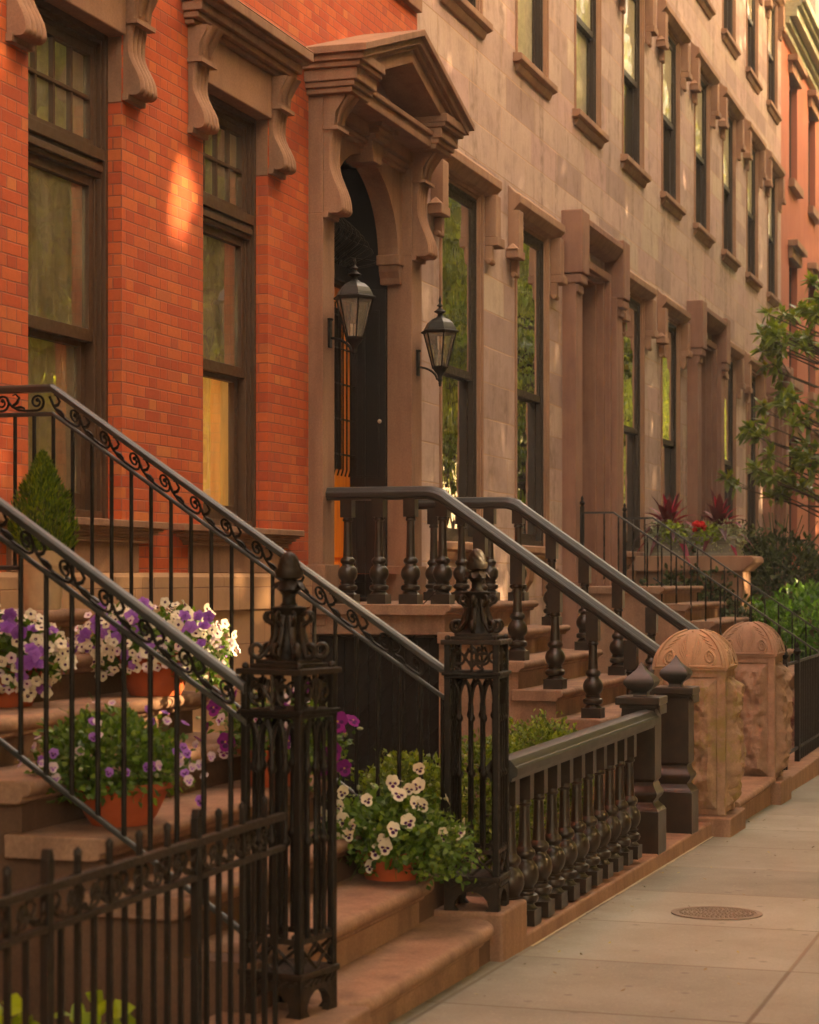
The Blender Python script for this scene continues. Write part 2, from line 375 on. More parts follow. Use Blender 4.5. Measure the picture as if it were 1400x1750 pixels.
def sidewalkmat():
    g = G('concrete slabs'); P = g.pos()
    sep = g.n('ShaderNodeSeparateXYZ', out=None, Vector=P)
    u = g.m('DIVIDE', g.m('SUBTRACT', sep.outputs[0], 8.1), 1.08); v = g.m('DIVIDE', g.m('ADD', sep.outputs[1], 4.1), 1.1)
    ru, rv = g.m('FLOOR', u), g.m('FLOOR', v)
    fu, fv = g.m('SUBTRACT', u, ru), g.m('SUBTRACT', v, rv)
    d = g.m('MINIMUM', g.m('MINIMUM', fu, g.m('SUBTRACT', 1.0, fu)), g.m('MINIMUM', fv, g.m('SUBTRACT', 1.0, fv)))
    d = g.m('SUBTRACT', d, g.m('MULTIPLY', g.noise(P, 30, 3), 0.004))
    mask = g.rng(d, 0.002, 0.009)
    wn = g.n('ShaderNodeTexWhiteNoise', props={'noise_dimensions': '2D'}, Vector=g.n('ShaderNodeCombineXYZ', X=ru, Y=rv))
    c = g.ramp(wn, [(0.0, (0.235,0.218,0.180)), (1.0, (0.335,0.308,0.252))])
    n1 = g.noise(P, 1.6, 5, 0.6); n2 = g.noise(P, 230, 2, 0.7); n3 = g.noise(P, 16, 5, 0.7)
    c = g.mix(g.rng(n1, 0.35, 0.7, 0, 0.6), c, g.mix(1.0, c, (0.60,0.56,0.52), 'MULTIPLY'))
    c = g.mix(g.rng(g.noise(P, 70, 4, 0.8), 0.45, 0.7, 0, 0.4), c, g.mix(1.0, c, (0.66,0.62,0.58), 'MULTIPLY'))
    c = g.mix(g.rng(g.noise(P, 45, 3, 0.8), 0.6, 0.7, 0, 0.35), c, (0.50,0.43,0.32))
    c = g.mix(g.rng(n2, 0.5, 0.75, 0, 0.5), c, g.mix(1.0, c, (0.55,0.52,0.5), 'MULTIPLY'))
    c = g.mix(g.rng(n3, 0.62, 0.72, 0, 0.35), c, (0.2,0.15,0.11))
    c = g.mix(g.rng(g.noise(P, 0.55, 4, 0.7), 0.42, 0.68, 0, 0.5), c, g.mix(1.0, c, (0.72,0.66,0.60), 'MULTIPLY'))
    vor = g.n('ShaderNodeTexVoronoi', out=0, props={'voronoi_dimensions': '2D'}, Vector=P, Scale=2.4, Randomness=1.0)
    c = g.mix(g.rng(vor, 0.03, 0.05, 0.55, 0.0), c, (0.12,0.10,0.085))
    edge = g.rng(sep.outputs[1], -3.22, -3.0, 0.0, 0.45)
    c = g.mix(g.m('MULTIPLY', edge, g.rng(g.noise(P, 7, 4), 0.35, 0.6)), c, (0.16,0.115,0.08))
    jt = g.mix(g.n('ShaderNodeTexWhiteNoise', props={'noise_dimensions': '1D'}, W=ru), (0.12,0.09,0.065), (0.26,0.20,0.14))
    c = g.mix(mask, jt, c)
    h = g.m('ADD', g.m('MULTIPLY', mask, 1.2), g.m('MULTIPLY', n2, 0.5))
    return g.bsdf(c, 0.85, g.bump(h, 0.4, 0.003), spec=0.25)
M['walk'] = sidewalkmat()
M['asphalt'] = stone('asphalt', (0.045,0.042,0.04), (0.06,0.056,0.052), scale=6)
M['earth'] = stone('areaway paving', (0.09,0.055,0.035), (0.13,0.08,0.05), scale=3)
M['manhole'] = stone('cast iron cover', (0.20,0.15,0.115), (0.27,0.205,0.155), scale=20)

# ------------------------------------------------------------------ setting
def gz(x): return -0.021*(x - 8.1)
def sheet(name, x0, x1, y0, y1, dz, mat):
    mb = MB(); mb.add([(x0,y0,gz(x0)+dz),(x1,y0,gz(x1)+dz),(x1,y1,gz(x1)+dz),(x0,y1,gz(x0)+dz)], [(0,1,2,3)])
    o = mb.build(name, mat, fix=False); o['kind'] = 'structure'; return o
sheet('ground', -300, 400, -300, 300, -0.30, M['earth'])
sheet('areaway_paving', -20, 90, -2.86, 0.5, -0.02, M['earth'])
sheet('sidewalk', -20, 90, -6.45, -2.86, 0.0, M['walk'])
sheet('road', -60, 150, -17, -6.6, -0.16, M['asphalt'])
mb = MB(); mb.add([(-20,-6.6,gz(-20)-.3),(90,-6.6,gz(90)-.3),(90,-6.45,gz(90)-.3),(-20,-6.45,gz(-20)-.3),(-20,-6.6,gz(-20)+.002),(90,-6.6,gz(90)+.002),(90,-6.45,gz(90)+.002),(-20,-6.45,gz(-20)+.002)],
    [(0,3,2,1),(4,5,6,7),(0,1,5,4),(1,2,6,5),(2,3,7,6),(3,0,4,7)])
o = mb.build('pavement_kerb', M['walk']); o['kind'] = 'structure'

# camera
cam = bpy.data.cameras.new('camera'); co = bpy.data.objects.new('camera', cam); COL.objects.link(co)
th = math.atan(1125/3500)
fwd = Vector((math.cos(th), math.sin(th), 0)); rgt = Vector((math.sin(th), -math.cos(th), 0))
co.matrix_world = Matrix((( rgt.x, 0, -fwd.x, 0), (rgt.y, 0, -fwd.y, -5.14), (0, 1, 0, 1.55), (0,0,0,1)))
cam.sensor_fit = 'HORIZONTAL'; cam.sensor_width = 36; cam.lens = 90; cam.shift_y = 110/1400
cam.clip_end = 2000; cam.clip_start = 0.05
cam.dof.use_dof = True; cam.dof.focus_distance = 12.5; cam.dof.aperture_fstop = 6.0
S.camera = co
# light
w = bpy.data.worlds.new('World'); S.world = w; w.use_nodes = True
nt = w.node_tree; bg = nt.nodes['Background']
sky = nt.nodes.new('ShaderNodeTexSky'); sky.sky_type = 'NISHITA'; sky.sun_disc = False
el = math.asin(SUN.z); az = math.atan2(SUN.x, SUN.y)
sky.sun_elevation = el; sky.sun_rotation = az; sky.dust_density = 6.0; sky.air_density = 1.2; sky.ozone_density = 0.6
tn = nt.nodes.new('ShaderNodeMix'); tn.data_type = 'RGBA'; tn.blend_type = 'MULTIPLY'; tn.inputs[0].default_value = 1.0
tn.inputs[7].default_value = (1.0, 0.84, 0.70, 1)
nt.links.new(sky.outputs[0], tn.inputs[6]); nt.links.new(tn.outputs[2], bg.inputs[0]); bg.inputs[1].default_value = 0.15
sl = bpy.data.lights.new('sun', 'SUN'); so = bpy.data.objects.new('sun', sl); COL.objects.link(so)
sl.energy = 2.0; sl.angle = math.radians(1.0); sl.color = (1.0, 0.82, 0.58)
so.rotation_euler = SUN.to_track_quat('Z', 'Y').to_euler()
vs = S.view_settings; S.display_settings.display_device = 'sRGB'
vs.view_transform = 'Standard'; vs.look = 'None'; vs.gamma = 1.0; vs.use_curve_mapping = False
vs.exposure = 3.85
try:
    vs.use_white_balance = True; vs.white_balance_temperature = 8900; vs.white_balance_tint = 12
except Exception: pass
S.cycles.use_denoising = True
S.cycles.max_bounces = 8; S.cycles.transparent_max_bounces = 16; S.cycles.sample_clamp_indirect = 4
# ------------------------------------------------------------------ scroll bracket (reeded console)
def bracket_mb(x0, x1, yb, zf, zt, pb=0.13, pm=0.05, pt=0.15, reeds=4, foot=True, vol=0.22):
    """console on the plane y=yb (sticking out towards -y), foot at zf, top at zt; the top `vol` metres are the leaf block"""
    mb = MB(); zs = zt - vol
    zb = zf + 0.028; R = 0.036
    prof = []
    for i in range(9):                                    # the roll at the foot, from under it round to its face
        a = -PI*0.62 + PI*0.72*i/8
        prof.append((pb - R + R*math.cos(a), zb + R + R*math.sin(a)))
    za = prof[-1][1]
    for i in range(1, 17):                                # ogee up to the plain shaft
        t = i/16; e = 0.5-0.5*math.cos(PI*min(1.0, t/0.62))
        prof.append((prof[8][0] + (pm - prof[8][0])*e + 0.35*pm*max(0, (t-0.62)/0.38)**2, za + (zs-za)*t))
    rows = []; nc = reeds*6
    for p, z in prof:
        row = []
        for j in range(nc+1):
            x = x0 + 0.012 + (x1-x0-0.024)*j/nc
            u = (j/6.0) % 1.0
            row.append((x, yb - p + 0.016*(1-abs(math.sin(u*PI))**0.6), z))
        rows.append(row)
    mb.grid(rows)
    side = [(yb, zb)] + [(yb-max(0.004, p-0.016), z) for p, z in prof] + [(yb, prof[-1][1])]
    mb.prism(side, 'x', x0+0.012, x1-0.012)
    mb.prism([(yb, zb+0.012), (yb-0.040, zb+0.012), (yb-0.034, zf), (yb, zf)], 'x', x0, x1)
    d = pm*1.35 + 0.02
    mb.box(x0-0.004, x1+0.004, yb-d-0.016, yb, zs-0.004, zs+0.022)           # slab under the block
    mb.prism([(yb, zs+0.022), (yb-d*0.85, zs+0.022), (yb-d*0.95, zs+vol*0.5), (yb-pt*0.86, zs+vol*0.86), (yb-pt*0.9, zt), (yb, zt)], 'x', x0+0.006, x1-0.006)
    xm = (x0+x1)/2; w = (x1-x0)                                              # hanging leaf with a split tip
    for k in (-1, 1):
        rows = []
        for i in range(9):
            a = i/8; z = zs + 0.05 + (vol-0.055)*a
            yy = yb - (d*0.9 + (pt*1.0-d*0.9)*a**1.6); hw = w*0.20*(0.25+0.75*math.sin(PI*0.5*min(1, a*1.5)))
            cx = xm + k*w*0.20
            rows.append([(cx + hw*math.cos(PI*q/6), yy - 0.030*math.sin(PI*q/6)*(0.4+0.6*a), z) for q in range(7)])
        mb.grid(rows)
    return mb

# ------------------------------------------------------------------ the brick house
BH = thing('brick_house', 'orange red brick house with brown stone hooded windows and an arched pedimented doorway', 'house', (9, 0, -0.2))
W1 = (9.518, 10.623); W2 = (11.777, 12.868); WZ = (1.87, 4.64)
mb = MB()
wall_front(mb, -14.0, 16.2, 1.57, 7.2, [(*W1, *WZ), (*W2, *WZ), (13.86, 15.73, 1.571, 4.92), (6.2, 8.0, 1.571, 4.4), (4.9, 5.6, 1.9, 4.6)], depth=0.6)
mb.build('wall', M['brick'], BH, fix=False)
mb = MB(); wall_front(mb, -14.0, 16.2, -0.6, 1.333, [], y=-0.02); mb.build('basement_wall', M['basement'], BH, fix=False)
mb = MB(); mb.prism([(0.3,1.333),(-0.045,1.333),(-0.045,1.545),(-0.025,1.572),(0.3,1.572)], 'x', -14.0, 13.60)
for x in (10.8, 12.85): mb.box(x, x+0.004, -0.0465, -0.03, 1.34, 1.545)
mb.build('plinth', M['basement'], BH, bevel=0.006)
mb = MB(); mb.box(-14.0, 16.19, 0.0, 6.9, 7.2, 13.0)
mb.build('upper_storeys', M['brick'], BH)
mb = MB(); mb.box(13.2, 16.19, -0.05, 0.1, 6.22, 6.44); mb.box(13.15, 16.19, -0.09, 0.1, 6.44, 6.52)
mb.build('string_course', M['brown'], BH, bevel=0.006)
def brick_window(x0, x1, drape_mat, low_mat):
    z0, z1 = WZ
    mb = MB()
    for a, b, y in ((0, 0.035, 0.085), (0.035, 0.06, 0.105), (0.06, 0.09, 0.125)):
        mb.box(x0+a, x0+b, y, 0.26, z0, z1-a); mb.box(x1-b, x1-a, y, 0.26, z0, z1-a)
        mb.box(x0+b, x1-b, y, 0.26, z1-b, z1-a)
    mb.box(x0+0.09, x1-0.09, 0.075, 0.24, z0+0.001, z0+0.05)
    for a, b, y in ((3.815, 3.845, 0.105), (3.845, 3.885, 0.085), (3.885, 3.91, 0.10), (3.91, 3.975, 0.075)):
        mb.box(x0+0.06, x1-0.06, y, 0.24, a, b)
    w = mb.build('window', M['sash'], BH, bevel=0.004)
    def sash(name, za, zb, y, st, top, bot, mv=0, mh=0, mat='sash'):
        q = MB(); a, b = x0+0.09, x1-0.09
        q.box(a, a+st, y, y+0.045, za, zb); q.box(b-st, b, y, y+0.045, za, zb)
        q.box(a+st, b-st, y, y+0.045, zb-top, zb); q.box(a+st, b-st, y, y+0.045, za, za+bot)
        for i in range(mv):
            xx = a+st + (b-a-2*st)*(i+1)/(mv+1); q.box(xx-0.011, xx+0.011, y+0.008, y+0.04, za+bot, zb-top)
        for i in range(mh):
            zz = za+bot + (zb-za-top-bot)*(i+1)/(mh+1); q.box(a+st, b-st, y+0.005, y+0.035, zz-0.011, zz+0.011)
        q.build(name, M[mat], w, bevel=0.003)
        p = MB(); p.add([(a+st*0.6,y+0.024,za+bot*0.6),(b-st*0.6,y+0.024,za+bot*0.6),(b-st*0.6,y+0.024,zb-top*0.6),(a+st*0.6,y+0.024,zb-top*0.6)], [(0,1,2,3)])
        p.build('pane', M['glass'], w, fix=False)
    sash('transom_sash', 3.975, z1-0.09, 0.13, 0.045, 0.05, 0.045, 3, 1)
    sash('upper_sash', 2.88, 3.815, 0.135, 0.05, 0.055, 0.07)
    sash('lower_sash', z0+0.05, 2.90, 0.185, 0.055, 0.05, 0.10)
    for nm, za, zb, mt, yy in (('transom_blind', 3.95, z1-.06, 'blind', 0.205), ('blind', 2.9, 3.9, drape_mat, 0.215), ('curtain', z0, 2.88, low_mat, 0.262)):
        rows = []
        for zz in (za, zb):
            rows.append([(x0+.07 + (x1-x0-.14)*i/60, yy + 0.013*math.sin(i*1.15) + 0.008*math.sin(i*0.47+1), zz) for i in range(61)])
        q = MB(); q.grid(rows); q.build(nm, M[mt], w, smooth=180, fix=False)
    return w
brick_window(*W1, 'drape', 'drape'); brick_window(*W2, 'drape', 'glow')
brick_window(4.9, 5.6, 'drape', 'drape')
def stone_hood(x0, x1):
    mb = MB(); bw = 0.243
    mb.box(x0, x1, -0.03, 0.085, 4.634, 4.93)                                    # fascia over the opening
    a, b = x0-bw, x1+bw
    for ya, za, zb in ((-0.06, 4.93, 4.96), (-0.10, 4.96, 5.0), (-0.13, 5.0, 5.06), (-0.17, 5.06, 5.085), (-0.20, 5.085, 5.15)):
        e = -ya*0.55
        mb.box(a-e, b+e, ya, 0.05, za, zb)
    mb.prism([(0.05, 5.15), (-0.205, 5.15), (-0.19, 5.165), (0.05, 5.21)], 'x', a-0.115, b+0.115)
    h = mb.build('window_hood', M['brown'], BH, bevel=0.008)
    for p, q in ((x0-bw, x0-0.002), (x1+0.002, x1+bw)):
        bracket_mb(p, q, -0.002, 4.27, 4.928, pb=0.125, pm=0.045, pt=0.14).build('bracket', M['brown'], h, smooth=45)
    for ja, jb in ((x1-0.006, x1+0.05), (x0-0.05, x0+0.006)):
        r = MB(); r.box(ja, jb, 0.002, 0.084, 4.26, 4.633); r.build('jamb_block', M['brown'], h)
    # sill with its moulded apron
    s = MB(); sa, sb = x0-0.50, x1+0.44
    s.prism([(0.09,1.868),(-0.10,1.868),(-0.10,1.825),(0.02,1.825)], 'x', sa, sb)
    for e, y, za, zb in ((0.05, -0.085, 1.808, 1.825), (0.09, -0.072, 1.79, 1.808), (0.14, -0.06, 1.772, 1.79), (0.175, -0.05, 1.755, 1.772), (0.19, -0.055, 1.74, 1.755)):
        s.box(sa+e, sb-e, y, 0.03, za, zb)
    s.box(sa+0.27, sb-0.27, -0.03, 0.03, 1.571, 1.742)
    s.build('sill', M['brown'], BH, bevel=0.006)
stone_hood(*W1); stone_hood(*W2)

# ------------------------------------------------------------------ portal
PX0, PX1, PI0, PI1 = 13.64, 15.98, 13.885, 15.71
PC = 14.82
# spandrel with the arch
A, B, ZS, XC = 0.80, 0.655, 4.11, 14.80
arc = [(XC + A*math.cos(PI - PI*i/28), ZS + B*math.sin(PI*i/28)) for i in range(29)]
mb = PORTAL_MB = MB()
top = 4.97
for i in range(28):
    (xa, za), (xb, zb) = arc[i], arc[i+1]
    for y in (-0.03, 0.14):
        mb.add([(xa,y,za),(xb,y,zb),(xb,y,top),(xa,y,top)], [(0,1,2,3)])
    mb.add([(xa,-0.03,za),(xb,-0.03,zb),(xb,0.14,zb),(xa,0.14,za)], [(0,1,2,3)])
for a, b in ((PI0-0.01, XC-A), (XC+A, PI1+0.01)):
    mb.box(a, b, -0.03, 0.14, ZS, top)
portal = PORTAL_MB.build('portal', M['brown'], BH, fix=False)
for a, b in ((PX0, PI0), (PI1, PX1)):
    PO = MB()
    PO.box(a, b, -0.11, 0.10, 1.36, 4.13)
    PO.box(a-0.03, b+0.03, -0.14, 0.10, 1.20, 1.633)
    PO.box(a+0.002, b-0.002, -0.108, 0.10, 4.13, 4.96)
    PO.build('pilaster', M['brown'], portal, bevel=0.006)
    bracket_mb(a+0.004, b-0.004, -0.11, 4.10, 4.965, pb=0.15, pm=0.055, pt=0.18, vol=0.24).build('bracket', M['brown'], portal, smooth=45)
for s in (-1, 1):
    mb = MB()
    xi = PI0 if s < 0 else PI1
    a, b = (xi, xi+0.13) if s < 0 else (xi-0.13, xi)
    mb.box(a, b, -0.045, 0.15, 4.05, 4.13)
    sg = [(0, 4.05), (0.105, 4.05), (0.10, 4.0), (0.07, 3.95), (0.06, 3.9), (0, 3.9)]
    mb.prism([(xi - s*p if s > 0 else xi + p, z) for p, z in sg], 'y', -0.03, 0.14)
    mb.build('impost', M['brown'], portal, bevel=0.006)
mb = MB()
mb.prism([(XC-0.09, 4.70), (XC+0.09, 4.70), (XC+0.14, 4.86), (XC-0.14, 4.86)], 'y', -0.13, 0.10)
mb.box(XC-0.16, XC+0.16, -0.17, 0.0, 4.86, 4.90); mb.box(XC-0.18, XC+0.18, -0.20, 0.0, 4.90, 4.94); mb.box(XC-0.20, XC+0.20, -0.23, 0.0, 4.94, 4.975)
mb.build('keystone', M['brown'], portal, bevel=0.006)
mb = MB()                                                            # bed moulding under the entablature
for y, za, zb in ((-0.06, 4.80, 4.83), (-0.09, 4.83, 4.865), (-0.07, 4.865, 4.88), (-0.12, 4.88, 4.975)):
    mb.box(PI0, PI1, y, 0.0, za, zb)
mb.build('bed_moulding', M['brown'], portal, bevel=0.005)
mb = MB()                                                            # entablature and pediment
mb.box(PX0-0.02, PX1+0.02, -0.30, 0.02, 4.975, 5.06); mb.box(PX0-0.035, PX1+0.035, -0.325, 0.02, 5.06, 5.10)
for a, b in ((PX0, PI0+0.07), (PI1-0.07, PX1)):
    for e, y, za, zb in ((0.04, -0.345, 4.965, 5.005), (0.065, -0.37, 5.005, 5.045), (0.085, -0.395, 5.045, 5.13), (0.12, -0.43, 5.13, 5.165), (0.14, -0.45, 5.165, 5.232)):
        mb.box(a-e if a == PX0 else a-e*0.5, b+e if b == PX1 else b+e*0.5, y, 0.02, za, zb)
ent = mb.build('entablature', M['brown'], portal, bevel=0.007)
def rake(xl, xr, ze, zp, th, y0, y1, mb):
    mb.prism([(xl, ze), (PC, zp), (xr, ze), (xr, ze-th), (PC, zp-th), (xl, ze-th)], 'y', y0, y1)
mb = MB()
rake(13.45, 16.19, 5.262, 5.700, 0.052, -0.50, 0.02, mb)
rake(13.49, 16.15, 5.222, 5.647, 0.055, -0.465, 0.02, mb)
rake(13.53, 16.11, 5.18, 5.59, 0.035, -0.43, 0.02, mb)
rake(13.62, 16.02, 5.17, 5.555, 0.10, -0.40, 0.02, mb)
mb.build('pediment', M['brown'], portal, bevel=0.005)
mb = MB(); mb.add([(13.75,-0.06,5.09),(15.89,-0.06,5.09),(PC,-0.06,5.5)], [(0,1,2)]); mb.build('tympanum', M['brown2'], portal, fix=False)
# doors
mb = MB()
DX0, DX1 = 13.89, 15.69
mb.box(DX0, DX1, 0.43, 0.47, 1.40, 3.86)
door = mb.build('door', M['wood'], BH)
mb = MB()
for a, b in ((DX0+0.02, 14.785), (14.795, DX1-0.01)):
    mb.box(a, a+0.10, 0.405, 0.431, 1.42, 3.84); mb.box(b-0.19, b-0.10, 0.408, 0.431, 2.40, 3.70); mb.box(b-0.10, b, 0.405, 0.431, 1.42, 3.84)
    for za, zb in ((1.42, 1.66), (2.22, 2.40), (3.70, 3.84)): mb.box(a+0.10, b-0.10, 0.405, 0.431, za, zb)
    mb.box(a+0.13, b-0.13, 0.415, 0.431, 1.70, 2.18)
mb.build('panel', M['wood'], door, bevel=0.006)
mb = MB()
for a, b in ((DX0+0.12, 14.605), (14.895, DX1-0.20)):
    mb.box(a, b, 0.41, 0.429, 2.41, 3.69)
mb.build('door_glass', M['void'], door)
mb = MB()
for k in range(8):
    x = 14.93 + 0.09*k
    if k < 8: mb.tube([(x, 0.375, 2.35), (x, 0.36, 2.40), (x, 0.36, 3.72)], 0.007, 6)
for z in (2.52, 2.80, 3.08, 3.36, 3.62): mb.tube([(14.85, 0.365, z), (DX1, 0.365, z)], 0.008, 6)
for z in (2.1, 2.25, 1.9): mb.ball((15.63, 0.40, z), 0.011, 8)
mb.build('grille', M['iron'], door)
mb = MB(); mb.box(DX0, DX1, 0.36, 0.47, 3.86, 4.02)
for k in range(18): mb.lathe([(0.012,0),(0.012,0.03),(0.001,0.06)], 13.95+0.1*k, 0.37, 4.02, 6)
for y in (0.34,0.33): mb.box(DX0, DX1, y, 0.37, 3.89, 3.93)
mb.build('transom_bar', M['dark'], door, bevel=0.004)
mb = MB()
for k in range(17):
    x = 14.0 + 0.1*k; zt = ZS + B*math.sqrt(max(0.02, 1-((x-XC)/A)**2)) - 0.03
    pts = []
    for i in range(15):
        t = i/14; z = 4.03 + (zt-4.03)*t
        pts.append((x, 0.42 - 0.27*math.exp(-((t-0.30)/0.25)**2), z))
    mb.tube(pts, 0.0085, 6)
mb.build('fanlight_grille', M['rust'], door, smooth=60)
mb = MB(); mb.add([(DX0,0.5,3.9),(DX1,0.5,3.9),(DX1,0.5,4.9),(DX0,0.5,4.9)], [(0,1,2,3)]); mb.build('fanlight', M['void'], door, fix=False)
for x0, x1 in ((15.668, 15.70), (13.885, 13.917)):                      # outer leaves folded back against the jambs
    mb = MB(); mb.box(x0, x1, 0.10, 0.385, 1.38, 3.87)
    xs = x0-0.012 if x0 > 15 else x1+0.012
    a, b = sorted((xs, x0 if x0 > 15 else x1))
    for za, zb in ((1.5, 2.2), (2.35, 3.7)):
        mb.box(a, b, 0.15, 0.165, za, zb); mb.box(a, b, 0.34, 0.355, za, zb); mb.box(a, b, 0.165, 0.34, za, za+0.015); mb.box(a, b, 0.165, 0.34, zb-0.015, zb)
    mb.box(a-0.004, b+0.004, 0.27, 0.29, 1.39, 3.86)
    sh = mb.build('shutter_leaf', M['dark'], BH, bevel=0.004)
    kx = 15.64 if x0 > 15 else 13.945
    mb = MB(); mb.ball((kx, 0.14, 2.80), 0.018, 12); mb.build('knob', M['brass'], sh, smooth=180)
for x0, x1 in ((15.702, 15.728), (13.862, 13.883)):
    mb = MB(); mb.box(x0, x1, 0.101, 0.598, 1.38, 4.91); mb.build('door_jamb', M['dark'], BH)
mb = MB(); mb.box(13.89, 15.70, 0.145, 0.598, 4.86, 4.91); mb.build('door_soffit', M['dark'], BH)
mb = MB(); mb.box(6.2, 8.0, 0.3, 0.35, 1.41, 4.4); mb.build('side_door', M['wood'], BH)

# ------------------------------------------------------------------ brownstone houses
HW = 7.55
def label_hood(mb, cx, head, hw=0.93, leg=0.42, p=0.125):
    z = head
    mb.prism([(0.0, z+0.27), (-p*0.55, z+0.20), (-p, z+0.165), (-p, z+0.09), (-p*0.75, z+0.06), (-p*0.45, z+0.015), (0.0, z+0.0)], 'x', cx-hw, cx+hw)
    for s in (-1, 1):
        xo = cx + s*hw; xi = cx + s*(hw-0.17)
        a, b = sorted((xo, xi))
        mb.box(a, b, -p*0.9, 0, z-leg+0.05, z+0.02)
        a, b = sorted((xo + s*0.085, xi))
        mb.box(a, b, -p*1.02, 0, z-leg-0.03, z-leg+0.05)
        xm = xo + s*0.05
        mb.add([(xm-0.055,-p*1.02,z-leg+0.05),(xm+0.055,-p*1.02,z-leg+0.05),(xm+0.055,-0.0,z-leg+0.05),(xm-0.055,-0.0,z-leg+0.05),(xm,-p*0.5,z-leg+0.12)], [(0,1,4),(1,2,4),(2,3,4),(3,0,4),(0,3,2,1)])
        a, b = sorted((xi, xi + s*0.07))
        mb.box(a, b, -p*0.6, 0, z-leg-0.17, z-leg-0.03)
        mb.tube([(a-0.02 if s > 0 else b+0.02, -p*0.35, z-leg-0.175), (xi + s*0.14, -p*0.35, z-leg-0.175)], 0.028, 8)
def stone_window(H, cx, z0, z1, mid, hood=True, hw=0.625, surround=True, blind='upper', sillh=0.095):
    x0, x1 = cx-hw, cx+hw
    mb = MB()
    for a, b, y in ((0.05, 0.075, 0.022), (0.075, 0.10, 0.038)):
        mb.box(x0+a, x0+b, y, 0.30, z0, z1-a); mb.box(x1-b, x1-a, y, 0.30, z0, z1-a); mb.box(x0+b, x1-b, y, 0.30, z1-b, z1-a)
    mb.box(x0+0.10, x1-0.10, 0.03, 0.30, z0, z0+0.05)
    a, b = x0+0.10, x1-0.10
    for za, zb, y in ((mid-0.03, z1-0.10, 0.046), (z0+0.05, mid+0.03, 0.092)):
        mb.box(a, a+0.05, y, y+0.045, za, zb); mb.box(b-0.05, b, y, y+0.045, za, zb)
        mb.box(a+0.05, b-0.05, y, y+0.045, zb-0.055, zb); mb.box(a+0.05, b-0.05, y, y+0.045, za, za+0.07)
    w = mb.build('window', M['sashblk'], H)
    for za, zb, y in ((mid-0.03, z1-0.10, 0.058), (z0+0.05, mid+0.03, 0.104)):
        p = MB(); p.add([(a+0.03,y,za+0.04),(b-0.03,y,za+0.04),(b-0.03,y,zb-0.03),(a+0.03,y,zb-0.03)], [(0,1,2,3)])
        p.build('pane', M['glass2'] if z0 < 4 else M['glass3'], w, fix=False)
    if blind:
        za, zb = (mid, z1) if blind == 'upper' else (z0, z1)
        q = MB(); q.add([(x0+.06,0.07,za),(x1-.06,0.07,za),(x1-.06,0.07,zb-.06),(x0+.06,0.07,zb-.06)], [(0,1,2,3)]); q.build('blind', M['blind'], w, fix=False)
    q = MB(); q.add([(x0+.01,0.55,z0+.01),(x1-.01,0.55,z0+.01),(x1-.01,0.55,z1-.01),(x0+.01,0.55,z1-.01)], [(0,1,2,3)]); q.build('room', M['void'], w, fix=False)
    if surround:
        s = MB()                                                        # moulded architrave set into the reveal
        for a, b, y in ((-0.05, -0.01, -0.02), (-0.01, 0.03, -0.004), (0.03, 0.055, 0.012)):
            s.box(x0+a, x0+b, y, 0.2, z0, z1-a); s.box(x1-b, x1-a, y, 0.2, z0, z1-a); s.box(x0+b, x1-b, y, 0.2, z1-b, z1-a)
        s.build('architrave', M['hood'], w, bevel=0.008)
    if hood:
        s = MB(); label_hood(s, cx, z1+0.0); s.build('window_hood', M['hood'], H, bevel=0.008)
    s = MB()
    s.prism([(0.1, z0+0.005), (-0.09, z0-0.015), (-0.09, z0-0.025), (-0.09, z0-sillh*0.8), (-0.05, z0-sillh), (0.1, z0-sillh)], 'x', x0-0.14, x1+0.14)
    s.prism([(0.05, z0-sillh), (-0.05, z0-sillh), (-0.052, z0-sillh-0.02), (-0.025, z0-sillh-0.075), (0.05, z0-sillh-0.075)], 'x', x0-0.07, x1+0.07)
    s.build('sill', M['hood'], H, bevel=0.006)
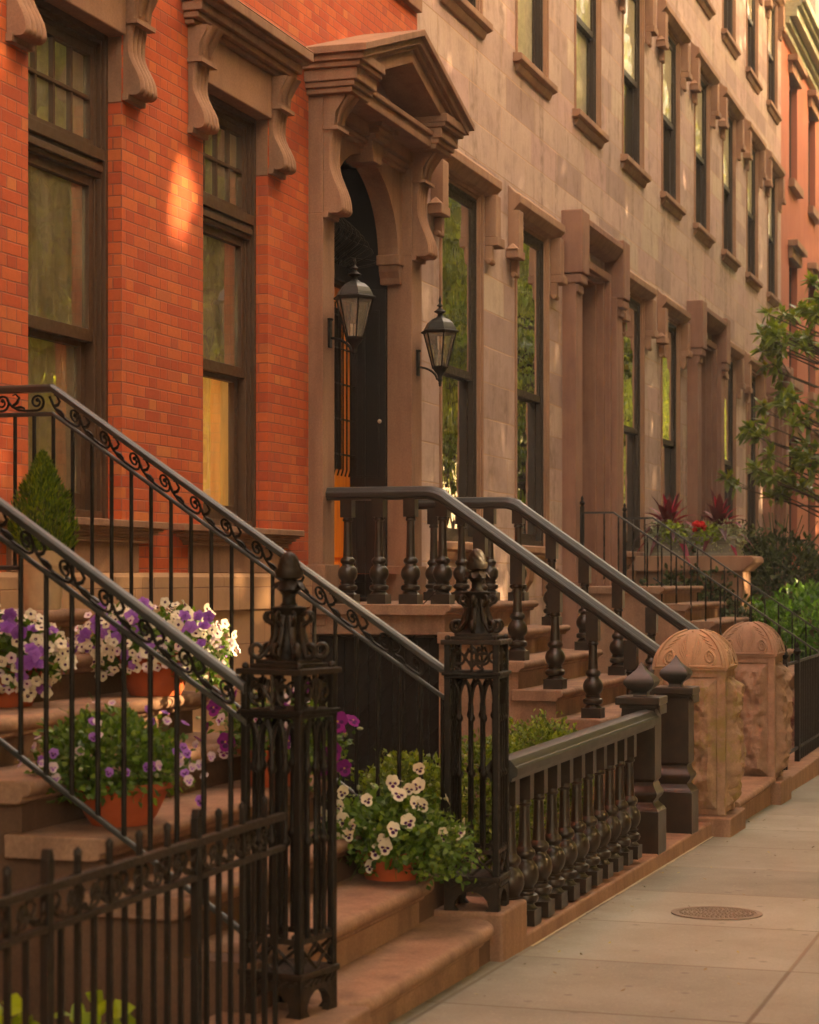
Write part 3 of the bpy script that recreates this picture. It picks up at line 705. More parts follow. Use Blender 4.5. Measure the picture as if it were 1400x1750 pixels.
def brownstone(x, label):
    H = thing('brownstone_house', label, 'house', (0,0,0), 'brownstone houses in the row')
    cs = (1.30, 3.82); dc = 6.32
    ops = [(c-0.625, c+0.625, 1.86, 5.06) for c in cs] + [(dc-0.72, dc+0.72, 1.42, 5.0)]
    for c in (1.30, 3.82, 6.33): ops += [(c-0.6, c+0.6, 6.66, 8.95), (c-0.6, c+0.6, 10.1, 12.15)]
    mb = MB(); wall_front(mb, 0.0, HW, -0.8, 13.2, ops, depth=0.65); mb.build('wall', M['ashlar'], H, fix=False)
    mb = MB(); mb.box(0, HW, -0.35, 0.1, 13.2, 13.5); mb.box(0, HW, -0.5, 0.1, 13.5, 13.8); mb.build('roof_cornice', M['hood'], H, bevel=0.02)
    for c in cs: stone_window(H, c, 1.86, 5.06, 3.37, blind=None)
    for c in (1.30, 3.82, 6.33):
        stone_window(H, c, 6.66, 8.95, 7.75, hw=0.6)
        stone_window(H, c, 10.1, 12.15, 11.1, hw=0.6)
    mb = MB()
    for c in cs:                                                        # bracketed apron below the parlour sills
        for s in (-0.5, 0.5): mb.prism([(0, 1.63), (-0.14, 1.63), (-0.12, 1.5), (-0.05, 1.38), (0, 1.34)], 'x', c+s-0.09, c+s+0.09)
    mb.box(0, 5.2, -0.06, 0.02, 0.6, 0.78)
    mb.build('corbel', M['brown'], H, bevel=0.01)
    # door surround
    mb = MB(); a, b = dc-1.24, dc+1.24
    mb.box(a+0.04, a+0.36, -0.15, 0.02, 0.9, 4.80); mb.box(b-0.36, b-0.04, -0.15, 0.02, 0.9, 4.80)
    mb.box(a, a+0.42, -0.19, 0.02, 0.6, 1.5); mb.box(b-0.42, b, -0.19, 0.02, 0.6, 1.5)
    for e, y in ((0.36, -0.09), (0.44, -0.03), (0.50, 0.05)):
        mb.box(a+e, a+e+0.09, y, 0.3, 1.42, 5.20-e*0.4); mb.box(b-e-0.09, b-e, y, 0.3, 1.42, 5.20-e*0.4); mb.box(a+e+0.09, b-e-0.09, y, 0.3, 5.11-e*0.4, 5.20-e*0.4)
    d = mb.build('door_surround', M['brown2'], H, bevel=0.01)
    mb = MB()
    mb.prism([(0.02, 5.50), (-0.14, 5.44), (-0.23, 5.41), (-0.23, 5.34), (-0.19, 5.28), (-0.14, 5.22), (0.02, 5.20)], 'x', a+0.34, b-0.34)
    for s in (-1, 1):
        o = a if s < 0 else b; i = a+0.34 if s < 0 else b-0.34
        p, q = sorted((o, i))
        mb.box(p, q, -0.235, 0.02, 4.78, 5.46)
        for k, (e, za, zb) in enumerate(((0.02, 4.68, 4.78), (0.06, 4.58, 4.67), (0.10, 4.49, 4.57), (0.14, 4.42, 4.48))):
            mb.box(p+e*0.8, q-e*0.8, -0.235+e*0.9, 0.02, za, zb)
    mb.build('door_hood', M['brown2'], d, bevel=0.018, seg=3)
    mb = MB(); mb.box(dc-0.62, dc+0.62, 0.42, 0.48, 1.44, 4.95)
    dr = mb.build('door', M['sash'], H)
    mb = MB()
    for s in (-0.58, 0.04):
        mb.box(dc+s, dc+s+0.54, 0.39, 0.421, 1.5, 4.1); 
    for s in (-0.35, 0.2): mb.box(dc+s, dc+s+0.12, 0.37, 0.395, 1.6, 4.0)
    mb.build('door_leaf', M['sash'], dr, bevel=0.01)
    H.location = (x, 0, 0)
    return H
HA = brownstone(16.2, 'nearest tan brownstone house, directly beside the brick house doorway')
HB = dup(HA, (16.2+HW, 0, 0), label='middle tan brownstone house, behind the red leaved planters', group='brownstone houses in the row')
HC = dup(HA, (16.2+2*HW, 0, 0), label='farthest tan brownstone house, next to the red painted house', group='brownstone houses in the row')
def setmat(H, pick, part, mat):
    pass
# pale full curtains in the nearest house's second floor
for c in (3.82, 6.33):
    q = MB(); x0, x1 = 16.2+c-0.54, 16.2+c+0.54
    q.grid([[(x0+(x1-x0)*i/40, 0.118+0.006*math.sin(i*1.3), z) for i in range(41)] for z in (6.67, 7.76)])
    qo = q.build('curtain', M['blind'], None, smooth=180, fix=False)
    qo.parent = HA; qo.location = (-16.2, 0, 0)
# ------------------------------------------------------------------ red painted house
RH = thing('red_house', 'red painted house with pale green roof cornice at the far end of the row', 'house', (38.9, 0, -0.6))
ops = []
for c in (40.9, 44.0, 47.1, 50.2):
    for za, zb in ((9.3, 11.35), (5.4, 7.75), (1.6, 4.3)): ops.append((c-0.62, c+0.62, za, zb))
mb = MB(); wall_front(mb, 38.86, 54, -1, 12.2, ops, y=0.03, depth=0.6); mb.build('wall', M['redpaint'], RH, fix=False)
mb = MB()
for y, za, zb in ((-0.08, 11.85, 11.98), (-0.16, 11.98, 12.1), (-0.30, 12.1, 12.28), (-0.38, 12.28, 12.36), (-0.46, 12.36, 12.5)): mb.box(38.9, 54.1, y, 0.1, za, zb)
mb.build('roof_cornice', M['cornice'], RH, bevel=0.01)
for x0, x1, za, zb in ops:
    mb = MB()
    for a, b, y in ((0.0, 0.06, 0.15),): 
        mb.box(x0+a, x0+b, y, 0.3, za, zb); mb.box(x1-b, x1-a, y, 0.3, za, zb); mb.box(x0+b, x1-b, y, 0.3, zb-0.07, zb); mb.box(x0+b, x1-b, y, 0.3, za, za+0.07); mb.box(x0+b, x1-b, y+0.03, 0.3, (za+zb)/2-0.03, (za+zb)/2+0.03)
    wv = mb.build('window', M['sashblk'], RH)
    p = MB(); p.add([(x0+.05,0.22,za+.05),(x1-.05,0.22,za+.05),(x1-.05,0.22,zb-.05),(x0+.05,0.22,zb-.05)], [(0,1,2,3)]); p.build('pane', M['glass3'], wv, fix=False)
    p = MB(); p.add([(x0+.01,0.5,za),(x1-.01,0.5,za),(x1-.01,0.5,zb),(x0+.01,0.5,zb)], [(0,1,2,3)]); p.build('room', M['void'], wv, fix=False)
    mb = MB(); mb.box(x0-0.12, x1+0.12, -0.06, 0.1, zb, zb+0.22); mb.box(x0-0.2, x1+0.2, -0.16, 0.1, zb+0.22, zb+0.34); mb.build('window_hood', M['hood'], RH, bevel=0.01)
    mb = MB(); mb.box(x0-0.1, x1+0.1, -0.09, 0.12, za-0.16, za); mb.build('sill', M['hood'], RH, bevel=0.01)
# lanterns ------------------------------------------------------------
def lantern(loc, label):
    L = thing('wall_lantern', label, 'lantern', (0,0,0), 'wall lanterns beside the doorway')
    yb = -0.195                                       # lamp axis ahead of the wall plate
    mb = MB(); mb.box(-0.028, 0.028, -0.018, 0.0, -0.10, 0.10); mb.lathe([(0.028,-0.006),(0.028,0.012)], 0, -0.006, 0.10, 12); mb.build('wall_plate', M['iron'], L, bevel=0.006)
    mb = MB(); pts = [(0, -0.018, -0.03)]
    for i in range(10):
        a = PI/2*i/9; pts.append((0, -0.018 - 0.15*math.sin(a)**1.1*1.0, -0.03 - 0.10*(1-math.cos(a))**0.9))
    pts.append((0, yb, -0.131)); mb.tube(pts, 0.010, 8); mb.build('arm', M['iron'], L, smooth=60)
    z0, z1 = -0.035, 0.245                            # glass from bottom to brim
    r0, r1 = 0.062, 0.138
    mb = MB()
    hexp = lambda r, z: [(r*math.cos(PI/6+PI/3*i), yb + r*math.sin(PI/6+PI/3*i), z) for i in range(6)]
    b0, b1 = hexp(r0, z0), hexp(r1, z1)
    for i in range(6): mb.tube([b0[i], b1[i]], 0.0065, 6)
    mb.lathe([(r0*1.08, z0-0.012), (r0*1.12, z0), (r0*1.08, z0+0.008)], 0, yb, 0, 6, PI/6)
    mb.lathe([(r1*1.0, z1-0.012), (r1*1.16, z1), (r1*1.16, z1+0.010), (r1*0.96, z1+0.022)], 0, yb, 0, 6, PI/6)
    mb.build('cage', M['iron'], L)
    mb = MB()
    for i in range(6):
        j = (i+1) % 6; mb.add([b0[i], b0[j], b1[j], b1[i]], [(0,1,2,3)])
    mb.build('lamp_glass', M['lampglass'], L, fix=False)
    mb = MB(); mb.lathe([(r1*1.02, z1+0.02), (r1*0.93, z1+0.045), (r1*0.78, z1+0.078), (r1*0.55, z1+0.105), (r1*0.30, z1+0.12), (0.022, z1+0.135)], 0, yb, 0, 6, PI/6, cap=True); mb.build('roof', M['rail'], L)
    mb = MB()
    mb.lathe([(r_, 0.378+(z_-0.375)*0.79) for r_, z_ in [(0.022,0.375),(0.018,0.395),(0.024,0.40),(0.046,0.415),(0.050,0.422),(0.030,0.44),(0.014,0.455),(0.012,0.47),(0.026,0.478),(0.024,0.486),(0.010,0.50),(0.008,0.52),(0.012,0.53),(0.010,0.55),(0.004,0.575),(0.001,0.585)]], 0, yb, 0, 14)
    mb.build('finial', M['iron'], L, smooth=50); mb = MB()
    mb.lathe([(0.060,-0.045),(0.045,-0.07),(0.026,-0.09),(0.018,-0.11),(0.016,-0.125),(0.022,-0.135),(0.020,-0.145),(0.011,-0.155),(0.015,-0.165),(0.010,-0.175),(0.012,-0.182),(0.001,-0.195)], 0, yb, 0, 14)
    mb.build('pendant', M['iron'], L, smooth=50)
    for dx, dy in ((0.022, 0.0), (-0.013, 0.02), (-0.013, -0.02)):
        mb = MB(); mb.lathe([(0.0095,-0.03),(0.0095,0.065)], dx, yb+dy, 0, 10); c = mb.build('candle', M['candle'], L, smooth=50)
        mb = MB(); mb.lathe([(0.006,0.066),(0.013,0.085),(0.011,0.10),(0.004,0.12),(0.001,0.13)], dx, yb+dy, 0, 10); mb.build('bulb', M['bulb'], c, smooth=180)
    L.location = loc
    return L
LA = lantern((13.762, -0.111, 3.283), 'black hexagonal glass lantern on the pilaster between brick and the dark doorway')
dup(LA, (15.846, -0.111, 3.277), label='black hexagonal glass lantern on the far pilaster beside the tall green reflecting window', group='wall lanterns beside the doorway')
# ------------------------------------------------------------------ steps
def nosing(yn, yb, zt, th=0.052):
    """tread profile in (y, z): rounded nose at yn, back at yb"""
    p = [(yb, zt), (yn+0.026, zt)]
    for i in range(1, 8):
        a = PI*i/8; p.append((yn + 0.026 - 0.026*math.sin(a), zt - 0.026 + 0.026*math.cos(a)))
    p += [(yn+0.026, zt-th), (yn+0.036, zt-th-0.004), (yn+0.036, zt-th-0.018), (yn+0.055, zt-th-0.026), (yb, zt-th-0.026)]
    return p
def stoop(name, label, x0, x1, tops, noses, zbase, mat, over=0.05, yback=0.0, void=None, spans=None):
    T = thing(name, label, 'stoop', ((x0+x1)/2, noses[0], zbase))
    n = len(tops)
    poly = [(yback if void is None else void, zbase)]
    poly = []
    yb = yback if void is None else void
    poly = [(yb, zbase), (noses[0]+0.06, zbase)]
    for k in range(n):
        poly.append((noses[k]+0.06, tops[k]-0.03))
        if k < n-1: poly.append((noses[k+1]+0.06, tops[k]-0.03))
    poly.append((yb, tops[-1]-0.03))
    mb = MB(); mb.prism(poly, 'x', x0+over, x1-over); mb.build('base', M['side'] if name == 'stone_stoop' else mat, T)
    for k in range(n):
        a, b = (spans or {}).get(k, (x0, x1))
        yb2 = yback if k == n-1 else noses[k+1]+0.10
        if (spans or {}).get(k) and k < 2:
            def plan(e):
                R = 0.13; P = [(a+e, yb2), (a+e, noses[k]+R+e)]
                for i in range(1, 9): t = PI/2*i/8; P.append((a+e+R-R*math.cos(t), noses[k]+e+R-R*math.sin(t)))
                for i in range(0, 9): t = PI/2*i/8; P.append((b-e-R*1.6+R*1.6*math.sin(t), noses[k]+e+R-R*math.cos(t)))
                return P + [(b-e, yb2)]
            mb = MB(); mb.prism(plan(0.0), 'z', tops[k]-0.056, tops[k])
            t_ = mb.build('tread', mat, T, smooth=50, bevel=0.024, seg=4)
            mb = MB(); mb.prism(plan(0.030), 'z', tops[k]-0.078, tops[k]-0.05); mb.build('bead', mat, t_, smooth=50, bevel=0.008)
            mb = MB(); mb.prism(plan(0.048), 'z', zbase, tops[k]-0.07); mb.build('riser', mat, T, smooth=50)
        else:
            mb = MB(); mb.prism(nosing(noses[k], yb2, tops[k]), 'x', a, b)
            mb.build('tread', mat, T, smooth=50, bevel=0.02, seg=3)
    return T
IS_T = [0.176*(k+1) for k in range(8)]
IS_N = [-2.99, -2.755, -2.48, -2.20, -1.92, -1.63, -1.35, -1.07]
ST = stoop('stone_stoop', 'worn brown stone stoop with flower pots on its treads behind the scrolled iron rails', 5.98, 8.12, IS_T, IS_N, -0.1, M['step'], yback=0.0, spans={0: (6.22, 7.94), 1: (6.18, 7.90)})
for bx in ((7.93, 8.32, -2.985, -2.62, -0.1, 0.198), (5.83, 6.255, -3.0, -2.56, -0.1, 0.163)):
    mb = MB(); mb.box(*bx); mb.build('pedestal_block', M['kerb'], ST, bevel=0.012, seg=3)
BT = [1.355 - 0.1936*(6-k) for k in range(7)]
BN = [-2.66, -2.40, -2.14, -1.875, -1.61, -1.345, -1.08]
BS = stoop('brown_stoop', 'brown stone stoop with rounded treads under the black turned balusters', 13.56, 16.04, BT, BN, -0.25, M['step'], void=-0.98)
mb = MB(); mb.box(13.62, 15.98, -0.98, -0.0, 1.14, 1.29); mb.build('landing_slab', M['step'], BS, bevel=0.01)
mb = MB(); mb.box(15.9, 15.98, -1.0, -0.03, -0.3, 1.138); mb.build('stoop_wall', M['basement'], BS)
BG = thing('iron_gate', 'dark iron gate of slanted bars in the shadow under the brown stoop landing', 'gate', (13.7, -0.5, -0.1))
mb = MB()
for k in range(11): 
    y = -0.97 + 0.09*k; mb.box(13.70, 13.716, y, y+0.014, -0.1, 1.10)
mb.build('bars', M['iron'], BG)
mb = MB()
for k in range(10):
    z = 0.05+0.16*k; mb.tube([(13.69, -0.98, z), (13.69, -0.05, z-0.9)], 0.004, 5)
mb.build('slanted_bars', M['iron'], BG)
mb = MB(); mb.box(13.72, 13.74, -1.0, -0.05, -0.12, 1.12); mb.build('panel', M['void'], BG)

# ------------------------------------------------------------------ scrolled iron handrails
def scroll_unit(o, u, v, n, L, h, r, mb):
    """a running scroll inside the band: o origin on the lower rail, u along, v up, length L, height h"""
    P = lambda a, b: o + u*(a*L) + v*(b*h)
    c = (0.72, 0.50); R0 = 0.40; asp = h/L
    sp = []
    for i in range(25):
        t = i/24; a = -PI*0.5 + t*PI*2.9; rr = R0*(1-0.74*t)
        sp.append(P(c[0] + rr*asp*math.cos(a), c[1] + rr*math.sin(a)))
    tail = [P(-0.12, 0.62), P(0.02, 0.30), P(0.20, 0.13), P(0.45, 0.09)]
    mb.tube(tail + sp, [r*1.0]*4 + [r*(1.0-0.25*i/24) for i in range(25)], 5)
    mb.ball(sp[-1], r*1.7, 6)
    lf = [P(0.02, 0.30), P(0.16, 0.50), P(0.22, 0.72), P(0.12, 0.90), P(0.03, 0.84)]
    mb.tube(lf, [r*1.3, r*1.25, r, r*0.8, r*0.5], 5)
    lf = [P(0.10, 0.22), P(0.26, 0.28), P(0.36, 0.22), P(0.38, 0.06)]
    mb.tube(lf, [r*1.2, r*1.1, r*0.8, r*0.5], 5)
def iron_rail(x, label, y_corner=-0.92, z_corner=2.388, slope=0.676, y_end=-2.72, y_top=-0.03, newel_y=None):
    T = thing('iron_handrail', label, 'handrail', (x, y_end, 0.4), 'scrolled iron handrails of the flowered stoop')
    zt = lambda y: z_corner - slope*max(0.0, (y_corner - y))
    k = math.sqrt(1+slope*slope)
    seg = [Vector((x, y_top, z_corner)), Vector((x, y_corner-0.0, z_corner)), Vector((x, y_end, zt(y_end)))]
    def railtube(dz, hw, hh, nm, mat, prof=None):
        pts = [p + Vector((0,0,dz)) for p in seg]
        q = MB()
        pr = prof or [(-hw,-hh),(hw,-hh),(hw,hh*0.4),(hw*0.6,hh),(-hw*0.6,hh),(-hw,hh*0.4)]
        vs = []; m = len(pr)
        for p in pts:
            for a, b in pr: vs.append((p.x+a, p.y, p.z+b*k))
        fs = [(i*m+j, i*m+(j+1)%m, (i+1)*m+(j+1)%m, (i+1)*m+j) for i in range(2) for j in range(m)]
        fs += [tuple(range(m))[::-1], tuple(2*m+j for j in range(m))]
        q.add(vs, fs); return q.build(nm, mat, T, bevel=0.003)
    railtube(-0.016, 0.027, 0.014, 'rail_top', M['rail'])
    railtube(-0.128, 0.010, 0.008, 'rail_middle', M['rail'])
    railtube(-0.80, 0.011, 0.009, 'rail_bottom', M['rail'])
    mb = MB(); u = Vector((0, -1, -slope)).normalized(); v = Vector((0, -slope, 1)).normalized()*1.0
    v = Vector((0, 0, 1)); L = 0.175; h = 0.092
    s0 = 0.0; total = (y_corner - y_end)*k
    while s0 + L < total + 0.02:
        o = Vector((x, y_corner, z_corner - 0.120)) + u*s0
        scroll_unit(o, u, v, None, L, h, 0.0062, mb); s0 += L*0.98
    s0 = 0.0
    while s0 + L < (y_top - y_corner):
        o = Vector((x, y_top - s0, z_corner - 0.120)); scroll_unit(o, Vector((0,-1,0)), v, None, L, h, 0.0062, mb); s0 += L*0.98
    mb.build('scrollwork', M['iron'], T, smooth=60, fix=False)
    y = y_top - 0.05
    while y > y_end + 0.02:
        q = MB(); z1 = zt(y)-0.128; q.tube([(x, y, z1-0.675), (x, y, z1)], 0.0088, 8); q.build('baluster', M['iron'], T, smooth=60, fix=False)
        y -= 0.0935
    return T
iron_rail(8.04, 'far scrolled iron handrail of the flowered stoop, ending at the newel beside the turned balusters')
iron_rail(6.03, 'near scrolled iron handrail of the flowered stoop, ending at the newel nearest the camera', y_end=-2.66)

# ------------------------------------------------------------------ cast iron newels
def newel(label, loc, rotz):
    T = thing('iron_newel', label, 'newel post', (0,0,0), 'cast iron newels of the flowered stoop')
    a = 0.100
    def four(fn, nm, mat, **kw):
        mb = MB()
        for i in range(4):
            Rm = Matrix.Rotation(PI/2*i, 3, 'Z'); q = MB(); fn(q)
            mb.add([Rm @ Vector(p) for p in q.v], q.f)
        return mb.build(nm, mat, T, **kw)
    # base with arched feet
    def base(q):
        pl = [(-a-0.012, 0.0), (-a+0.045, 0.0)]
        for i in range(9):
            t = PI - PI*i/8; pl.append((0.0 + 0.07*math.cos(t), 0.02+0.062*math.sin(t)))
        pl += [(a-0.045, 0.0), (a+0.012, 0.0), (a+0.012, 0.125), (-a-0.012, 0.125)]
        q.prism(pl, 'y', -a-0.012, -a+0.012)
        for k in range(6):
            x = -a+0.016+0.031*k; q.tube([(x, -a-0.015, 0.10), (x+0.03, -a-0.015, 0.118)], 0.004, 5)
    four(base, 'base', M['rust'])
    mb = MB(); mb.box(-a-0.02, a+0.02, -a-0.02, a+0.02, 0.125, 0.145); mb.build('base_plate', M['rust'], T, bevel=0.004)
    for sx in (-1, 1):
        for sy in (-1, 1):
            q = MB(); q.box(sx*a-0.0125, sx*a+0.0125, sy*a-0.0125, sy*a+0.0125, 0.145, 1.115); q.build('corner_bar', M['iron'], T, bevel=0.004)
    def lattice(q):
        for k in range(2):
            x0 = -a + a*k
            q.tube([(x0, -a, 0.15), (x0+a, -a, 0.235)], 0.0062, 5); q.tube([(x0+a, -a, 0.15), (x0, -a, 0.235)], 0.0062, 5)
        q.box(-a, a, -a-0.008, -a+0.008, 0.238, 0.256)
        for k in range(5): q.ball((-a+0.04*k+0.02, -a, 0.262), 0.010, 6)
    four(lattice, 'lattice', M['rust'])
    # gothic arcade
    xs = [-a+0.05*(k+1) for k in range(3)]
    for i in range(4):
        Rm = Matrix.Rotation(PI/2*i, 3, 'Z')
        for x in xs:
            q = MB(); q.lathe([(0.0085,0.256),(0.0085,0.555),(0.015,0.563),(0.017,0.575),(0.012,0.585),(0.0075,0.592),(0.0075,0.79),(0.013,0.797),(0.015,0.808),(0.012,0.818),(0.0085,0.825),(0.0085,0.86)], x, -a, 0, 8)
            q2 = MB(); q2.add([Rm @ Vector(p) for p in q.v], q.f); q2.build('colonnette', M['iron'], T, smooth=50)
    def arcade(q):
        pts = [-a] + xs + [a]
        for k in range(4):
            x0, x1 = pts[k], pts[k+1]; w2 = x1-x0
            for s in (0, 1):
                c = []
                for i in range(8):
                    t = i/7
                    xx = (x0 + w2*0.5*(1-math.cos(t*PI/2))) if s == 0 else (x1 - w2*0.5*(1-math.cos(t*PI/2)))
                    c.append((xx, -a, 0.86+0.095*math.sin(t*PI/2)))
                q.tube(c, 0.007, 5)
        for k in range(3):                                            # interlaced upper arches
            x0, x1 = pts[k], pts[k+2]
            for s in (0, 1):
                c = []
                for i in range(8):
                    t = i/7; w2 = x1-x0
                    xx = (x0 + w2*0.5*(1-math.cos(t*PI/2))) if s == 0 else (x1 - w2*0.5*(1-math.cos(t*PI/2)))
                    c.append((xx, -a+0.004, 0.88+0.105*math.sin(t*PI/2)))
                q.tube(c, 0.005, 5)
    four(arcade, 'arcade', M['iron'], smooth=60)
    mb = MB(); mb.box(-a-0.022, a+0.022, -a-0.022, a+0.022, 0.985, 1.0); mb.box(-a-0.014, a+0.014, -a-0.014, a+0.014, 0.972, 0.985); mb.build('ledge', M['iron'], T, bevel=0.004)
    def frieze(q):
        for x in (-0.05, 0.05):
            for s in (-1, 1):
                c = []
                for i in range(20):
                    t = i/19; ang = PI*0.5*s + t*PI*2.4*s; rr = 0.040*(1-0.68*t)
                    c.append((x + rr*math.cos(ang)*0.9, -a, 1.056 + 0.004*s + rr*math.sin(ang)))
                q.tube(c, 0.0058, 5)
        q.tube([(0, -a, 1.0), (0, -a, 1.115)], 0.006, 5)
        for s in (-1, 1): q.tube([(0, -a, 1.02), (0.025*s, -a, 1.06), (0.012*s, -a, 1.10)], 0.006, 5)
    four(frieze, 'frieze', M['rust'], smooth=60)
    mb = MB(); mb.box(-a-0.024, a+0.024, -a-0.024, a+0.024, 1.115, 1.135); mb.box(-a+0.01, a-0.01, -a+0.01, a-0.01, 1.135, 1.15); mb.box(-a+0.022, a-0.022, -a+0.022, a-0.022, 1.15, 1.162)
    for sx in (-1, 1):
        for sy in (-1, 1): mb.ball((sx*a, sy*a, 1.142), 0.014, 8)
    mb.build('cap', M['rust'], T, bevel=0.003)
    # crown of scrolled leaves
    for i in range(8):
        Rm = Matrix.Rotation(PI/4*i, 3, 'Z'); big = i % 2 == 1
        q = MB(); o = 0.104 if big else 0.076
        c = [(0.030, 0, 1.325), (0.042, 0, 1.29), (0.045, 0, 1.25), (0.058, 0, 1.21), (o*0.85, 0, 1.178)]
        for k in range(13):
            t = k/12; ang = -PI*0.6 + t*PI*1.9; rr = 0.026*(1-0.55*t)
            c.append((o + rr*math.cos(ang), 0, 1.195 + rr*math.sin(ang)))
        q.tube(c, [0.013, 0.013, 0.012, 0.011, 0.010] + [0.0095*(1-0.3*k/12) for k in range(13)], 6)
        up = [(0.043, 0, 1.27)]
        for k in range(9):
            t = k/8; ang = -PI*0.5 + t*PI*1.5; rr = 0.020*(1-0.4*t); up.append((0.064 + rr*math.cos(ang), 0, 1.305 + rr*math.sin(ang)))
        q.tube(up, [0.009]+[0.007*(1-0.3*k/8) for k in range(9)], 5)
        q2 = MB(); q2.add([Rm @ Vector(p) for p in q.v], q.f); q2.build('scroll', M['rust'], T, smooth=60)
    mb = MB(); mb.lathe([(0.075,1.162),(0.05,1.18),(0.04,1.22),(0.038,1.30),(0.056,1.325),(0.058,1.335),(0.03,1.34),(0.022,1.352),(0.022,1.375),(0.03,1.385)], 0, 0, 0, 16); mb.build('stem', M['iron'], T, smooth=45)
    mb = MB()
    for i in range(8):
        ang = PI/4*i; d = Vector((math.cos(ang), math.sin(ang), 0))
        mb.leaf(Vector((0,0,1.425)) + d*0.022, (d*0.75 - Vector((0,0,0.55))), d, 0.05, 0.034, 0.1)
    mb.lathe([(0.024,1.382),(0.04,1.395),(0.034,1.415),(0.022,1.425),(0.042,1.433),(0.046,1.45),(0.044,1.462)], 0, 0, 0, 16)
    mb.build('collar', M['rust'], T, smooth=50)
    mb = MB(); pr = []
    for i in range(12):
        t = i/11; pr.append((max(0.001, 0.036*math.sqrt(max(0.0, 1-t**2.2))), 1.455 + 0.065*t))
    rows = []
    for j, (r, z) in enumerate(pr):
        rows.append([(r*(1+0.07*math.sin(i*PI/4*2+j*1.2))*math.cos(2*PI*i/32), r*(1+0.07*math.sin(i*PI/2+j*1.2))*math.sin(2*PI*i/32), z) for i in range(33)])
    mb.grid(rows); mb.build('finial', M['rust'], T, smooth=180)
    T.location = loc; T.rotation_euler = (0, 0, rotz); T.scale = (1, 1, 0.965)
    return T
NW = newel('near cast iron newel post with gothic arcade and pineapple finial, nearest the camera', (6.12, -2.768, 0.163), math.radians(-11))
dup(NW, (8.055, -2.84, 0.198), math.radians(4), label='far cast iron newel post with gothic arcade and pineapple finial, beside the white pansies')

# ------------------------------------------------------------------ low iron fence at the lower left
FN = thing('iron_fence', 'low black iron fence with a scrolled band in front of the flowered stoop', 'fence', (5.0, -2.82, 0))
FY = -2.82
def bar(name, x0, x1, z0, z1, d=0.012, mat='iron'):
    q = MB(); q.box(x0, x1, FY-d, FY+d, z0, z1); return q.build(name, M[mat], FN, bevel=0.003)
bar('rail_top', 2.2, 5.93, 0.795, 0.818, 0.014, 'rust'); bar('rail_middle', 2.2, 5.93, 0.70, 0.718, 0.011, 'rust'); bar('rail_bottom', 2.2, 5.93, 0.10, 0.122, 0.012)
for x in (2.63, 3.51, 4.39, 5.27):
    q = MB(); q.box(x-0.016, x+0.016, FY-0.012, FY+0.012, -0.05, 0.875); q.prism([(x-0.016, 0.875), (x+0.016, 0.875), (x+0.007, 0.899), (x-0.007, 0.899)], 'y', FY-0.012, FY+0.012); q.build('post', M['iron'], FN, bevel=0.003)
for k in range(42):
    x = 2.26 + 0.088*k
    if any(abs(x-p) < 0.03 for p in (2.63, 3.51, 4.39, 5.27)): continue
    if k % 2: q = MB(); q.box(x-0.0065, x+0.0065, FY-0.0065, FY+0.0065, 0.0, 0.70)
    else: q = MB(); q.box(x-0.0072, x+0.0072, FY-0.0072, FY+0.0072, 0.0, 0.865); q.lathe([(0.011, 0), (0.010, 0.012), (0.002, 0.02)], x, FY, 0.865, 6)
    q.build('picket', M['iron'], FN)
mb = MB(); x = 2.3
while x < 5.75:
    scroll_unit(Vector((x, FY, 0.718)), Vector((1,0,0)), Vector((0,0,1)), None, 0.125, 0.078, 0.0055, mb)
    mb.tube([(x+0.06, FY, 0.72), (x+0.12, FY, 0.793)], 0.005, 5); x += 0.125
mb.build('scrollwork', M['rust'], FN, smooth=60, fix=False)

# ------------------------------------------------------------------ turned balusters
def baluster_mb(h, blk=0.13, k=1.0):
    """turned baluster: square plinth, ball, column, square head reaching height h"""
    mb = MB()
    mb.box(-0.068, 0.068, -0.068, 0.068, 0.0, 0.068)
    mb.lathe([(0.066,0.068),(0.05,0.082),(0.046,0.09),(0.064,0.098),(0.070,0.113),(0.066,0.128),(0.048,0.137),(0.046,0.143),(0.054,0.148),(0.056,0.153)], 0, 0, 0, 20)
    mb.lathe([(0.046,0.150)] + [(0.070*math.sin(a), 0.216-0.070*math.cos(a)) for a in [0.75+1.75*i/12 for i in range(13)]] + [(0.040,0.284)], 0, 0, 0, 22)
    mb.lathe([(0.040,0.282),(0.050,0.292),(0.054,0.304),(0.050,0.318),(0.038,0.328),(0.034,0.334)], 0, 0, 0, 20)
    mb.lathe([(0.034,0.333),(0.031,0.40),(0.028,0.52),(0.028,h-blk-0.03),(0.036,h-blk-0.026),(0.039,h-blk-0.017),(0.033,h-blk-0.009),(0.033,h-blk)], 0, 0, 0, 18)
    mb.box(-0.043, 0.043, -0.043, 0.043, h-blk, h)
    if k != 1.0: mb.v = [(x*k*(0.93 if z > 0.335 else 1.04), y*k*(0.93 if z > 0.335 else 1.04), z) for x, y, z in mb.v]
    return mb
def rail_profile(w=0.066, h=0.095):
    return [(-w*0.62, 0), (w*0.62, 0), (w*0.70, h*0.16), (w*0.95, h*0.24), (w, h*0.36), (w, h*0.55), (w*0.90, h*0.66), (w*0.82, h*0.67), (w*0.80, h*0.72), (w*0.55, h*0.93), (0, h), (-w*0.55, h*0.93), (-w*0.80, h*0.72), (-w*0.82, h*0.67), (-w*0.90, h*0.66), (-w, h*0.55), (-w, h*0.36), (-w*0.95, h*0.24), (-w*0.70, h*0.16)]
